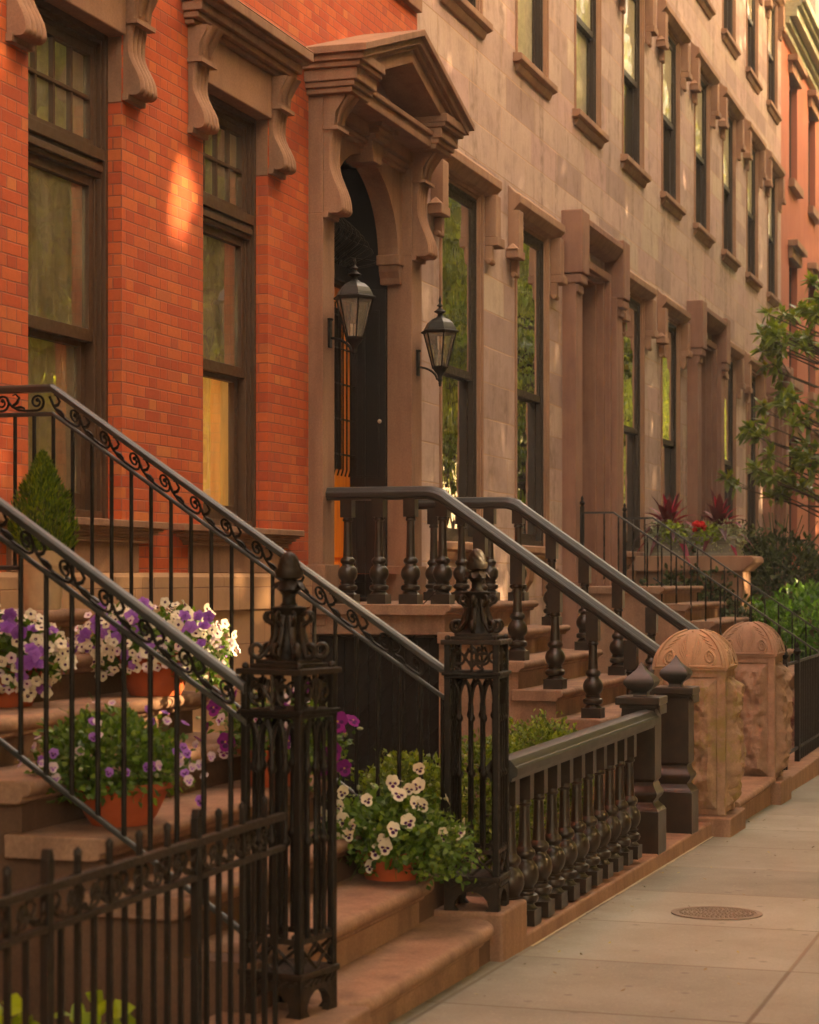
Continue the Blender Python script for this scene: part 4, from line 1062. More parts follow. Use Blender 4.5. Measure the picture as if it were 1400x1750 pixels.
def sweep_rail(pts, axis, name, parent, w=0.066, h=0.095):
    """pts: (t, z) along the axis; profile stays upright"""
    pr = rail_profile(w, h); m = len(pr); q = MB(); vs = []
    for i, (c, t, z) in enumerate(pts):
        k = 1.0
        if 0 < i < len(pts)-1 or True:
            j0, j1 = max(0, i-1), min(len(pts)-1, i+1)
            dt, dz = pts[j1][1]-pts[j0][1], pts[j1][2]-pts[j0][2]
            k = math.sqrt(dt*dt+dz*dz)/max(1e-6, abs(dt))
        for a, b in pr: vs.append((c+a, t, z + b*k) if axis == 'y' else (t, c+a, z + b*k))
    n = len(pts)
    fs = [(i*m+j, i*m+(j+1)%m, (i+1)*m+(j+1)%m, (i+1)*m+j) for i in range(n-1) for j in range(m)] + [tuple(range(m))[::-1], tuple((n-1)*m+j for j in range(m))]
    q.add(vs, fs); return q.build(name, M['rail'], parent, smooth=28)
def mesh_copy(o, loc, parent):
    c = o.copy(); COL.objects.link(c); c.parent = parent; c.location = Vector(loc) - Vector(parent['_o']); return c
proto_b = {}
def put_baluster(parent, loc, h, key):
    if key not in proto_b:
        o = baluster_mb(h, 0.13 if key != 'slope' else 0.20, 0.84 if key == 'low' else 1.0).build('baluster', M['bronze'], None, smooth=40); proto_b[key] = o
        o.parent = parent; o.location = Vector(loc) - Vector(parent['_o']); return o
    return mesh_copy(proto_b[key], loc, parent)
def balustrade(x, label, yl):
    T = thing('balustrade', label, 'balustrade', (x, yl, 1.355), 'black turned balustrades of the brown stoop')
    zc = 2.092; sl = 0.703
    pts = [(x, yl, zc)]
    yc = -0.90
    for i in range(9):
        t = i/8; y = yc + 0.06 - 0.16*t
        dz = 0 if y > yc else -(yc-y)*sl
        d2 = -sl*(0.10)*(t**2)*1.0
        pts.append((x, y, zc + (d2 if i < 9 else dz)))
    y0, z0 = pts[-1][1], pts[-1][2]
    ye = -2.62; pts.append((x, ye, z0 - sl*(y0-ye)))
    sweep_rail(pts, 'y', 'handrail', T)
    for y in (-0.255, -0.49, -0.726, -0.962):
        put_baluster(T, (x, y, 1.355), 0.745, 'flat')
    for k, y in enumerate((-1.238, -1.505, -1.773, -2.04, -2.305)):
        zb = 1.1614 - 0.1936*k
        put_baluster(T, (x, y, zb), 0.728, 'slope')
    q = MB(); q.box(x-0.07, x+0.07, -2.70, -2.56, -0.1, 1.0); q.box(x-0.085, x+0.085, -2.715, -2.545, 1.0, 1.04); q.build('end_post', M['bronze'], T, bevel=0.006)
    return T
balustrade(13.76, 'near black turned balustrade of the brown stoop, starting at the pilaster under the first lantern', -0.10)
balustrade(15.84, 'far black turned balustrade of the brown stoop, behind the nearer one', -0.12)

# areaway balustrade along the pavement
AB = thing('areaway_balustrade', 'low black turned balustrade along the pavement between the newel and the square black posts', 'balustrade', (9.6, -2.91, 0.04))
sweep_rail([(-2.91, 8.17, 0.70), (-2.91, 11.25, 0.712)], 'x', 'handrail', AB, 0.072, 0.098)
for k in range(11):
    x = 8.315 + 0.2455*k; z = 0.052 - 0.006*(x-8.3)/3
    put_baluster(AB, (x, -2.91, z), 0.70 - 0.03, 'low')
def square_post(label, loc):
    T = thing('square_post', label, 'post', (0,0,0), 'square black posts with onion finials')
    mb = MB(); b = 0.118
    mb.box(-b, b, -b, b, -0.06, 0.225)
    prof = [(b,0.225)]
    for i in range(15):
        t = i/14; z = 0.225+0.16*t
        r = 0.098 + 0.018*math.cos(t*PI*0.9) - 0.030*math.exp(-((t-0.28)/0.16)**2) + 0.012*math.exp(-((t-0.62)/0.16)**2)
        prof.append((r, z))
    prof.append((0.094, 0.40)); prof.append((0.094, 0.80))
    mb.lathe([(r*math.sqrt(2), z) for r, z in prof], 0, 0, 0, 4, PI/4)
    mb.build('shaft', M['bronze'], T, smooth=40, bevel=0.004)
    mb = MB(); mb.box(-0.105, 0.105, -0.105, 0.105, 0.795, 0.815); mb.box(-0.125, 0.125, -0.125, 0.125, 0.815, 0.858)
    mb.prism([(-0.125, 0.76), (-0.105, 0.80), (-0.105, 0.815), (-0.125, 0.815)], 'x', -0.10, 0.10)
    mb.build('cap', M['bronze'], T, bevel=0.005)
    mb = MB(); pr = [(0.045,0.858),(0.040,0.872),(0.045,0.885),(0.075,0.905),(0.093,0.928),(0.095,0.945),(0.082,0.965),(0.055,0.985),(0.032,1.005),(0.016,1.028),(0.002,1.05)]
    mb.lathe([(r*1.30, z) for r, z in pr], 0, 0, 0, 4, PI/4); mb.build('finial', M['rail'], T, smooth=42, bevel=0.006)
    T.location = loc; return T
SP = square_post('square black post with onion finial where the low balustrade ends', (11.33, -2.865, 0.02))
dup(SP, (12.39, -2.865, 0.02), label='square black post with onion finial beside the ochre carved stone post')
# kerb under the balustrade
mb = MB()
zt = lambda x: 0.040 - 0.0135*(x-8.3)
mb.add([(8.18,-2.99,gz(8.2)-.1),(13.06,-3.0,gz(13.1)-.1),(13.06,-2.70,gz(13.1)-.1),(8.18,-2.70,gz(8.2)-.1),(8.18,-2.985,zt(8.2)+.012),(13.06,-2.985,zt(13.1)+.012),(13.06,-2.70,zt(13.1)+.012),(8.18,-2.70,zt(8.2)+.012)],
    [(0,3,2,1),(4,5,6,7),(0,1,5,4),(1,2,6,5),(2,3,7,6),(3,0,4,7)])
tag(mb.build('stone_kerb', M['kerb'], None, bevel=0.012, seg=3), 'long low brownstone kerb under the black balustrade along the pavement', 'kerb')
mb = MB()
for i in range(120):
    x = 8.34+i*0.0395; y = -2.993; r = 0.008+0.012*abs(mnoise.noise(Vector((x*3,0,0))))
    mb.add([(x,y,gz(x)+0.004),(x+0.04,y,gz(x+.04)+0.004),(x+0.04,y-r-0.004*rnd.random(),gz(x+.04)+0.003),(x,y-r-0.004*rnd.random(),gz(x)+0.003)], [(0,1,2,3)])
o = mb.build('sand_joint', M['sand'], None, fix=False); o['kind'] = 'stuff'; o['label'] = 'pale sand along the foot of the stone kerb'; o['category'] = 'sand'

# ------------------------------------------------------------------ carved stone posts and the step between
def rock_face(mb, P0, U, V, Nn, w, h, amp, seed, nu=34, nv=72):
    rows = []
    for j in range(nv+1):
        row = []
        for i in range(nu+1):
            u, v = i/nu, j/nv
            e = min(u, 1-u, v*2.2, (1-v)*2.2); f = min(1.0, e*7)
            p = P0 + U*(w*u) + V*(h*v)
            q = p*5.0 + Vector((seed, seed*1.7, 0)); q.z *= 0.8
            vo = mnoise.voronoi(q*1.25 + Vector((0,0,mnoise.noise(q*0.9))))[0]; vo2 = mnoise.voronoi(q*3.3)[0]
            d = 0.15 + 1.05*min(0.9, vo[0]) + 0.35*mnoise.noise(q*0.8) + 0.50*vo2[0] + 0.22*mnoise.noise(q*6) + 0.12*mnoise.noise(q*14)
            row.append(p + Nn*(amp*f*max(-0.1, d)))
        rows.append(row)
    mb.grid(rows)
def stone_post(label, x0, x1, y0, y1, zb, seed, rockm, carvem):
    T = thing('carved_post', label, 'stone post', ((x0+x1)/2, (y0+y1)/2, zb), 'carved sandstone posts with domed caps')
    zc = 0.955
    mb = MB(); m = 0.055
    mb.box(x0+0.02, x1-0.02, y0+0.02, y1-0.02, zb, zc)
    for a in (x0, x1-m):
        for b in (y0, y1-m): mb.box(a, a+m, b, b+m, zb, zc-0.001)
    mb.box(x0+0.004, x1-0.004, y0+0.004, y1-0.004, zc-0.055, zc)
    mb.build('shaft', rockm, T, bevel=0.006)
    mb = MB(); X, Y, Z = Vector((1,0,0)), Vector((0,1,0)), Vector((0,0,1)); h = zc-zb-0.10
    rock_face(mb, Vector((x0+0.012, y1-m, zb+0.04)), -Y, Z, -X, y1-y0-2*m, h, 0.062, seed)
    rock_face(mb, Vector((x0+m, y0+0.012, zb+0.04)), X, Z, -Y, x1-x0-2*m, h, 0.072, seed+5)
    rock_face(mb, Vector((x1-0.012, y0+m, zb+0.04)), Y, Z, X, y1-y0-2*m, h, 0.040, seed+9)
    mb.build('rock_face', rockm, T, smooth=30, fix=False)
    # domed cap: two crossing vaults
    cx, cy = (x0+x1)/2, (y0+y1)/2; hx, hy = (x1-x0)/2+0.012, (y1-y0)/2+0.012; H = 0.25
    def dome(u, v, off=0.0):
        k = max(abs(u), abs(v)); r = math.sqrt(max(0.0, 1-k**2.0))
        return Vector((cx+u*hx, cy+v*hy, zc + 0.0 + (H+off)*r))
    rows = []; N = 30; ts = [math.sin(PI/2*(-1+2*i/N)) for i in range(N+1)]
    for v in ts: rows.append([dome(u, v) for u in ts])
    mb = MB(); mb.grid(rows); mb.box(cx-hx, cx+hx, cy-hy, cy+hy, zc-0.006, zc+0.002)
    cap = mb.build('domed_cap', carvem, T, smooth=50, fix=False)
    mb = MB()
    for axis in (0, 1):
        for sgn in ((-1,) if axis == 0 else (-1,)):
            hh = hy if axis == 0 else hx; aa = hx if axis == 0 else hy
            def S(s, t):                                        # s across -1..1, t height 0..1 on the side of the dome
                k = (1-t*t)**0.5
                uu = s
                if axis == 0: p = Vector((cx+sgn*k*hx, cy + s*hy*k, zc+H*t)); nn = Vector((sgn, 0, 0.55)).normalized()
                else: p = Vector((cx + s*hx*k, cy+sgn*k*hy, zc+H*t)); nn = Vector((0, sgn, 0.55)).normalized()
                return p + nn*0.002
            mb.tube([S(-0.93, 0.06), S(0.93, 0.06)], 0.009, 6)
            for q in (-1, 1):
                mb.tube([S(q*0.90, 0.05+0.93*i/12) for i in range(13)], 0.010, 6)
                sp = []
                for i in range(22):
                    t = i/21; a = -PI*0.4 + t*PI*3.2; r = 0.20*(1-0.72*t)
                    sp.append(S(q*(0.56 + r*math.cos(a)*0.8), 0.30 + r*math.sin(a)*1.05))
                mb.tube(sp, [0.010*(1-0.3*i/21) for i in range(22)], 6)
                for k in range(5):
                    b = 0.15+0.14*k
                    mb.tube([S(q*0.08, 0.12+0.08*k), S(q*(0.18+0.10*(1-k/5)), 0.42+0.09*k), S(q*(0.40-0.04*k), 0.66+0.06*k)], [0.003, 0.007, 0.003], 6)
                for k in range(4): mb.tube([S(q*(0.78-0.05*k), 0.50+0.10*k), S(q*(0.60-0.07*k), 0.58+0.10*k)], [0.006, 0.003], 6)
            mb.tube([S(0, 0.08), S(0, 0.95)], 0.007, 6)
    mb.build('carving', carvem, cap, smooth=60)
stone_post('ochre carved sandstone post with mossy rock face, right behind the square black post', 13.06, 13.46, -3.06, -2.60, 0.02, 3.0, M['rock'], M['carve'])
stone_post('plum coloured carved sandstone post beyond the stone step', 15.38, 15.82, -3.06, -2.62, 0.02, 21.0, M['rock2'], M['carve2'])
SS = thing('stone_step', 'single pavement step between the two carved sandstone posts', 'step', (14.4, -3.0, -0.2))
mb = MB(); mb.prism(nosing(-3.07, -2.5, 0.055), 'x', 13.60, 15.36); mb.build('tread', M['step'], SS, smooth=50, bevel=0.012, seg=3)
mb = MB(); mb.box(13.60, 15.36, -3.03, -2.5, -0.3, -0.02); mb.build('riser', M['kerb'], SS)
for bx in ((12.96, 13.598, -3.11, -2.5, -0.3, 0.018), (15.362, 15.96, -3.11, -2.5, -0.35, 0.018)):
    mb = MB(); mb.box(*bx); mb.build('base_block', M['kerb'], SS, bevel=0.012, seg=3)
# coal hole cover
mb = MB(); cx, cy = 9.57, -3.575; zc = lambda x: gz(x)
mb.lathe([(0.212,0.0),(0.212,0.006),(0.185,0.007),(0.183,0.003),(0.001,0.004)], 0, 0, 0, 40, cap=False)
for ring in range(1, 9):
    n = ring*6
    for i in range(n):
        a = 2*PI*i/n + ring*0.2; r = 0.021*ring; mb.lathe([(0.0065,0.003),(0.005,0.008)], r*math.cos(a), r*math.sin(a), 0, 5)
o = mb.build('manhole_cover', M['manhole']); o.location = (cx, cy, gz(cx)+0.001); o.rotation_euler = (0, math.atan(0.021), 0)
tag(o, 'round studded iron cover set in the pavement slabs', 'manhole cover')
# ------------------------------------------------------------------ plants
def rv(r):
    while True:
        v = Vector((r.uniform(-1,1), r.uniform(-1,1), r.uniform(-1,1)))
        if 0.05 < v.length < 1: return v.normalized()
def cloud(mb, c, rad, n, L, W, r, shell=0.55, up=0.3, lump=0.25, lf=3.0, zmin=None, card=False, jitter=0.7, mi=0, gaps=None):
    c = Vector(c); k = 0; tries = 0
    while k < n and tries < n*6:
        tries += 1
        d = rv(r); s = (shell + (1-shell)*r.random()**0.6)
        s *= 1 + lump*mnoise.noise(d*lf + c*3.1)
        p = c + Vector((d.x*rad[0], d.y*rad[1], d.z*rad[2]))*s
        if zmin is not None and p.z < zmin: continue
        if gaps and any(((p-a) - SUN*((p-a).dot(SUN))).length < q*(0.55+0.65*r.random()) for a, q in gaps): continue
        dr = (d + rv(r)*jitter + Vector((0,0,up))).normalized()
        nn = (d + rv(r)*0.6 + Vector((0,0,0.4))).normalized()
        l = L*r.uniform(0.65, 1.2); w = W*r.uniform(0.7, 1.15)
        if card: mb.card(p - dr*l*0.4, dr, nn, l, w, mi)
        else: mb.leaf(p - dr*l*0.4, dr, nn, l, w, r.uniform(0.05, 0.35), mi)
        k += 1
def disc_pts(r, n, squash, lob=0, amp=0.0, ph=0.0):
    return [(r*(1+amp*math.cos(lob*2*PI*i/n+ph))*math.cos(2*PI*i/n), r*squash*(1+amp*math.cos(lob*2*PI*i/n+ph))*math.sin(2*PI*i/n)) for i in range(n)]
def petal(mb, ang, off, r, sq, z, curl, mi, n=10):
    """rounded petal, centre offset from the flower axis (local +z is the face)"""
    ca, sa = math.cos(ang), math.sin(ang)
    vs = [(off*ca, off*sa, z)]
    for i in range(n):
        a = 2*PI*i/n; lx, ly = off + r*math.cos(a), r*sq*math.sin(a)
        vs.append((lx*ca-ly*sa, lx*sa+ly*ca, z + curl*(math.cos(a)-0.2)*r))
    mb.add(vs, [(0, i+1, (i+1) % n + 1) for i in range(n)], mi)
def pansy_mesh(face, blot, size=0.028):
    mb = MB(); s = size
    for a in (60, 120): petal(mb, math.radians(a), s*0.62, s*0.62, 1.0, -0.002, 0.15, 0)
    for a in (10, 170): petal(mb, math.radians(a), s*0.58, s*0.56, 0.95, 0.0, 0.2, 0)
    petal(mb, math.radians(-90), s*0.55, s*0.66, 1.15, 0.002, 0.25, 0)
    for a in (5, 175): petal(mb, math.radians(a-12 if a < 90 else a+12), s*0.40, s*0.27, 0.8, 0.0035, 0.1, 1, 8)
    petal(mb, math.radians(-90), s*0.50, s*0.30, 1.1, 0.0055, 0.1, 1, 8)
    petal(mb, 0, 0.0, s*0.12, 1.0, 0.007, 0.0, 2, 6)
    return mb
def petunia_mesh(size=0.027):
    mb = MB(); n = 20; s = size; vs = [(0, 0, -0.012)]
    for i in range(n):
        a = 2*PI*i/n; r = s*0.28; vs.append((r*math.cos(a), r*math.sin(a), -0.002))
    for i in range(n):
        a = 2*PI*i/n; r = s*(1+0.10*math.cos(5*a)); vs.append((r*math.cos(a), r*math.sin(a), 0.003*math.cos(5*a+1)-0.001))
    mb.add(vs, [(0, i+1, (i+1) % n+1) for i in range(n)], 1)
    mb.add(vs, [(i+1, n+i+1, n+(i+1) % n+1, (i+1) % n+1) for i in range(n)], 0)
    return mb
def ruffle_mesh(size=0.028):
    mb = MB(); n = 18; s = size
    for lay, (r, z) in enumerate(((1.0, -0.004), (0.8, 0.003), (0.55, 0.009), (0.3, 0.013))):
        vs = [(0, 0, z-0.006)]
        for i in range(n):
            a = 2*PI*i/n + lay*0.4; q = s*r*(1+0.14*math.cos(5*a)); vs.append((q*math.cos(a), q*math.sin(a), z+0.004*math.sin(i*2.3+lay)))
        mb.add(vs, [(0, i+1, (i+1) % n+1) for i in range(n)], 0)
    return mb
FM = {}
def flower_proto(key):
    if key in FM: return FM[key]
    spec = {'pansy_white': (pansy_mesh('white','blotch'), ['white','blotch','yellow']), 'pansy_mag': (pansy_mesh('m','b',0.029), ['magenta','blotch','yellow']),
            'pansy_lil': (pansy_mesh('m','b',0.024), ['lilac','magenta','yellow']), 'pet_white': (petunia_mesh(), ['white','blotch']), 'pet_lilac': (petunia_mesh(0.025), ['lilac','magenta']),
            'pet_purple': (ruffle_mesh(0.032), ['purple']), 'viola': (pansy_mesh('m','b',0.015), ['purple','blotch','yellow']), 'viola_l': (pansy_mesh('m','b',0.014), ['lilac','purple','yellow']),
            'bud': (None, ['leafS'])}[key]
    mb = spec[0]
    if mb is None: mb = MB(); mb.lathe([(0.002,-0.012),(0.007,-0.004),(0.006,0.006),(0.001,0.012)], 0, 0, 0, 6)
    o = mb.build('flower', [M[k] for k in spec[1]], None, fix=False, smooth=180); me = o.data
    bpy.data.objects.remove(o); FM[key] = me; return me
VIEW = Vector((-0.9, -0.35, 0.1)).normalized()
def put_flower(parent, p, d, key, r, sc=1.0):
    o = bpy.data.objects.new('flower', flower_proto(key)); COL.objects.link(o); o.parent = parent
    o.location = Vector(p) - Vector(parent['_o'])
    q = d.to_track_quat('Z', 'Y').to_matrix().to_4x4()
    o.rotation_euler = (q @ Matrix.Rotation(r.uniform(-0.5, 0.5), 4, 'Z')).to_euler()
    o.scale = (sc*r.uniform(0.85, 1.15),)*3
    return o
def flowers_on(parent, c, rad, picks, r, front=0.5, zlow=-0.3, out=1.03, sc=1.0, lump=0.0):
    c = Vector(c)
    for key, n in picks:
        k = 0
        while k < n:
            d = rv(r)
            if d.z < zlow or d.dot(VIEW) < -0.25 + front*0.5*r.random(): continue
            p = c + Vector((d.x*rad[0], d.y*rad[1], d.z*rad[2]))*out*r.uniform(0.93, 1.08)
            dd = (d*0.75 + VIEW*0.45 + rv(r)*0.6).normalized()
            put_flower(parent, p, dd, key, r, sc); k += 1
def bloom_mass(T, c, rad, picks, r, zlow, sc):
    """the many small blooms behind and between the single flowers, as one part"""
    mb = MB(); mats = []; c = Vector(c)
    for key, n, mnames in picks:
        me = flower_proto(key); base = len(mats); mats += [M[m] for m in mnames]; k = 0
        while k < n:
            d = rv(r)
            if d.z < zlow: continue
            p = c + Vector((d.x*rad[0], d.y*rad[1], d.z*rad[2]))*r.uniform(0.9, 1.02)
            q = (d*0.8 + VIEW*0.35 + rv(r)*0.5).normalized().to_track_quat('Z', 'Y').to_matrix(); s = sc*r.uniform(0.7, 1.05)
            vs = [p + q @ (v.co*s) for v in me.vertices]; o = len(mb.v); mb.v += [tuple(v) for v in vs]
            for f in me.polygons: mb.f.append(tuple(i+o for i in f.vertices)); mb.m.append(base + f.material_index)
            k += 1
    o = mb.build('blooms', mats, T, fix=False, smooth=180); o['kind'] = 'stuff'
def bowl(T, c, rt, rb, h, mat='terra', name='pot', lip=0.012):
    mb = MB(); x, y, z = c
    mb.lathe([(rb, 0), (rb+(rt-rb)*0.35, h*0.22), (rt-(rt-rb)*0.12, h*0.72), (rt, h*0.86), (rt+lip, h*0.87), (rt+lip, h), (rt-0.006, h), (rt-0.01, h*0.9)], x, y, z, 36)
    o = mb.build(name, M[mat], T, smooth=40)
    q = MB(); q.lathe([(rt-0.008, h*0.9), (0.001, h*0.93)], x, y, z, 24, cap=False); q.build('soil', M['soil'], o, fix=False)
    return o
def stems(mb, c, n, r, L, rr=0.0014):
    c = Vector(c)
    for i in range(n):
        d = (rv(r) + Vector((0,0,0.2))).normalized(); p = c + d*L*0.35
        mb.tube([p, p + d*L*0.5 + Vector((0,0,0.02)), p + d*L*0.95 + Vector((0,0,-0.02))], rr, 4)

r = random.Random(5)
# white pansies at the front
T = thing('potted_pansies', 'terracotta bowl of white pansies with dark faces beside the far iron newel', 'potted plant', (7.72, -2.585, 0.352), 'flower pots on the stoop treads')
bowl(T, (7.72, -2.585, 0.353), 0.135, 0.105, 0.115)
mb = MB(); C = (7.72, -2.585, 0.53)
cloud(mb, C, (0.26, 0.27, 0.155), 2300, 0.038, 0.026, r, 0.4, 0.3, 0.5, 4.0)
cloud(mb, (7.66, -2.73, 0.50), (0.13, 0.13, 0.12), 380, 0.032, 0.02, r, 0.3, 0.2, 0.5)
cloud(mb, (7.66, -2.40, 0.52), (0.13, 0.13, 0.11), 380, 0.032, 0.02, r, 0.3, 0.2, 0.5)
cloud(mb, (7.56, -2.88, 0.50), (0.13, 0.11, 0.13), 300, 0.032, 0.02, r, 0.2, 0.1, 0.7)
cloud(mb, (7.60, -2.80, 0.43), (0.10, 0.09, 0.09), 170, 0.03, 0.018, r, 0.2, 0.0, 0.6)
stems(mb, C, 14, r, 0.20)
mb.build('foliage', M['leafA'], T, fix=False)
flowers_on(T, C, (0.235, 0.27, 0.19), [('pansy_white', 22), ('bud', 34)], r, 0.6, -0.35, 1.08, 0.88)
for p in ((7.60,-2.42,0.70),(7.62,-2.62,0.74),(7.62,-2.69,0.72),(7.58,-2.66,0.70),(7.64,-2.72,0.73),(7.6,-2.75,0.66),(7.55,-2.55,0.42),(7.6,-2.40,0.60),(7.62,-2.73,0.80)): put_flower(T, p, (VIEW+rv(r)*0.55).normalized(), 'pansy_white', r, 0.92)
# magenta pansies behind the near newel
T = thing('potted_pansies', 'terracotta pot of magenta pansies half hidden behind the near iron newel', 'potted plant', (7.72, -2.10, 0.704), 'flower pots on the stoop treads')
bowl(T, (7.72, -2.07, 0.705), 0.125, 0.095, 0.15)
mb = MB(); C = (7.72, -2.10, 0.93)
cloud(mb, C, (0.20, 0.25, 0.15), 1200, 0.036, 0.022, r, 0.4, 0.3, 0.5, 4.0)
cloud(mb, (7.62, -2.33, 0.86), (0.12, 0.12, 0.13), 420, 0.03, 0.018, r, 0.3, 0.1, 0.6)
stems(mb, C, 12, r, 0.19)
mb.build('foliage', M['leafA'], T, fix=False)
flowers_on(T, C, (0.22, 0.30, 0.17), [('pansy_mag', 14), ('pansy_lil', 12), ('bud', 16)], r, 0.5, -0.5, 1.08)
for p in ((7.55,-2.40,0.86),(7.56,-2.44,0.80),(7.55,-2.36,0.80),(7.55,-2.42,0.98)): put_flower(T, p, (VIEW+rv(r)*0.4).normalized(), 'pansy_mag', r, 1.15)
# mixed petunias on the sixth tread
T = thing('potted_petunias', 'terracotta pot overflowing with white and purple petunias, below the brick house windows', 'potted plant', (7.80, -1.53, 1.056), 'flower pots on the stoop treads')
bowl(T, (7.78, -1.53, 1.057), 0.15, 0.105, 0.17)
mb = MB(); C = (7.78, -1.52, 1.27)
cloud(mb, C, (0.24, 0.29, 0.14), 1100, 0.045, 0.03, r, 0.4, 0.3, 0.4, zmin=1.13)
cloud(mb, (7.70, -1.80, 1.20), (0.10, 0.10, 0.12), 160, 0.04, 0.026, r, 0.3, 0.0, 0.4)
mb.build('foliage', M['leafA'], T, fix=False)
flowers_on(T, C, (0.27, 0.33, 0.165), [('pet_white', 64), ('pet_lilac', 14)], r, 0.6, -0.75, 1.05, 0.82)
bloom_mass(T, C, (0.27, 0.33, 0.16), [('pet_white', 150, ['white','blotch']), ('pet_lilac', 50, ['lilac','magenta']), ('pet_purple', 44, ['purple'])], r, -0.7, 0.78)
for i in range(22):
    g = r.choice([(7.62,-1.76,1.37),(7.62,-1.70,1.42),(7.60,-1.30,1.33),(7.60,-1.25,1.26),(7.56,-1.40,1.38),(7.6,-1.55,1.42),(7.58,-1.82,1.34)])
    put_flower(T, Vector(g)+rv(r)*0.06, (VIEW+rv(r)*0.6+Vector((0,0,0.3))).normalized(), 'pet_purple', r, 0.78)
# second petunia pot at the left edge
T = thing('potted_petunias', 'terracotta pot of white and purple petunias at the left edge under the conifer', 'potted plant', (6.95, -1.40, 1.056), 'flower pots on the stoop treads')
bowl(T, (6.95, -1.29, 1.057), 0.14, 0.10, 0.16)
mb = MB(); C = (6.95, -1.30, 1.25)
cloud(mb, C, (0.22, 0.22, 0.14), 900, 0.045, 0.03, r, 0.4, 0.3, 0.4, zmin=1.10)
mb.build('foliage', M['leafA'], T, fix=False)
flowers_on(T, C, (0.22, 0.225, 0.17), [('pet_white', 64), ('pet_lilac', 12)], r, 0.6, -0.8, 1.05, 0.82)
bloom_mass(T, C, (0.22, 0.225, 0.165), [('pet_white', 130, ['white','blotch']), ('pet_lilac', 40, ['lilac','magenta']), ('pet_purple', 36, ['purple'])], r, -0.8, 0.78)
for i in range(20):
    g = r.choice([(6.76,-1.36,1.40),(6.74,-1.28,1.30),(6.76,-1.42,1.33),(6.74,-1.30,1.22),(6.76,-1.50,1.24),(6.75,-1.34,1.16)])
    put_flower(T, Vector(g)+rv(r)*0.055, (VIEW+rv(r)*0.6).normalized(), 'pet_purple', r, 0.78)
# green bowl of violas
T = thing('potted_violas', 'terracotta bowl of bushy green foliage with few small violas at the lower left', 'potted plant', (6.36, -2.06, 0.704), 'flower pots on the stoop treads')
bowl(T, (6.36, -2.06, 0.705), 0.165, 0.10, 0.145)
mb = MB(); C = (6.36, -2.02, 0.93)
cloud(mb, C, (0.26, 0.255, 0.165), 2300, 0.034, 0.023, r, 0.5, 0.4, 0.3, 4.0)
cloud(mb, (6.32, -2.02, 0.86), (0.24, 0.25, 0.14), 700, 0.034, 0.022, r, 0.4, 0.0, 0.4, zmin=0.80)
stems(mb, C, 10, r, 0.2)
mb.build('foliage', M['leafA'], T, fix=False)
flowers_on(T, C, (0.27, 0.27, 0.19), [('viola', 14), ('viola_l', 16), ('bud', 8)], r, 0.4, -0.3, 1.05)
for i in range(10): put_flower(T, (6.25+r.uniform(-.05,.1), -2.30-0.12*r.random(), 0.80+0.2*r.random()), (VIEW+rv(r)*0.5).normalized(), r.choice(['viola','viola_l']), r)
# conifer
T = thing('potted_conifer', 'small clipped conifer in a tall beige pot on the stoop landing', 'potted plant', (7.86, -0.965, 1.408), 'flower pots on the stoop treads')
mb = MB(); mb.lathe([(0.077,0),(0.100,0.185),(0.106,0.187),(0.110,0.25),(0.104,0.25),(0.10,0.225)], 7.86, -0.965, 1.409, 36); p = mb.build('pot', M['beige'], T, smooth=40)
q = MB(); q.lathe([(0.10,0.225),(0.001,0.23)], 7.86, -0.965, 1.409, 20, cap=False); q.build('soil', M['soil'], p, fix=False)
mb = MB(); C = Vector((7.86, -0.965, 0))
for i in range(5200):
    t = r.random(); z = 1.615 + 0.46*t
    R = 0.142*min(1.0, (0.35+t*4.0)) * (1.0 if t < 0.35 else max(0.04, 1-((t-0.35)/0.66)**1.5))
    a = r.uniform(0, 2*PI); s = (0.55+0.45*r.random()**0.5)*(1+0.20*mnoise.noise(Vector((math.cos(a)*3, math.sin(a)*3, z*14))))
    d = Vector((math.cos(a), math.sin(a), 0)); p = C + d*R*s + Vector((0,0,z))
    dr = (d*0.55 + Vector((0,0,1.0)) + rv(r)*0.45).normalized()
    mb.card(p - dr*0.012, dr, (d+rv(r)*0.7).normalized(), r.uniform(0.022,0.04), r.uniform(0.006,0.011))
mb.build('foliage', M['leafC'], T, fix=False)
mb = MB(); mb.lathe([(0.012,0),(0.01,0.3)], 7.86, -0.965, 1.6, 8); mb.build('trunk', M['bark'], T)
# boxwoods behind the low balustrade
for (p, rad, n, lab) in (((9.15, -2.19, 0.50), (0.22, 0.26, 0.22), 3600, 'small boxwood shrub below the iron handrail, behind the white pansies'),
                         ((10.15, -2.30, 0.42), (0.26, 0.29, 0.32), 4600, 'rounded boxwood shrub seen through the far iron newel'),
                         ((11.45, -2.24, 0.45), (0.34, 0.32, 0.28), 5600, 'low clipped boxwood just above the black balustrade rail')):
    T = thing('boxwood_shrub', lab, 'shrub', (p[0], p[1], -0.1), 'boxwoods behind the low balustrade')
    mb = MB(); cloud(mb, p, rad, n, 0.030, 0.020, r, 0.6, 0.5, 0.4, 5.0)
    cloud(mb, (p[0], p[1], p[2]-0.3), (rad[0], rad[1], 0.35), n//2, 0.03, 0.018, r, 0.5, 0.3, 0.3)
    mb.build('foliage', M['leafB'], T, fix=False)
    q = MB(); q.tube([(p[0],p[1],-0.12),(p[0]+.02,p[1],p[2]-0.1)], 0.02, 6); q.build('stem', M['bark'], T)
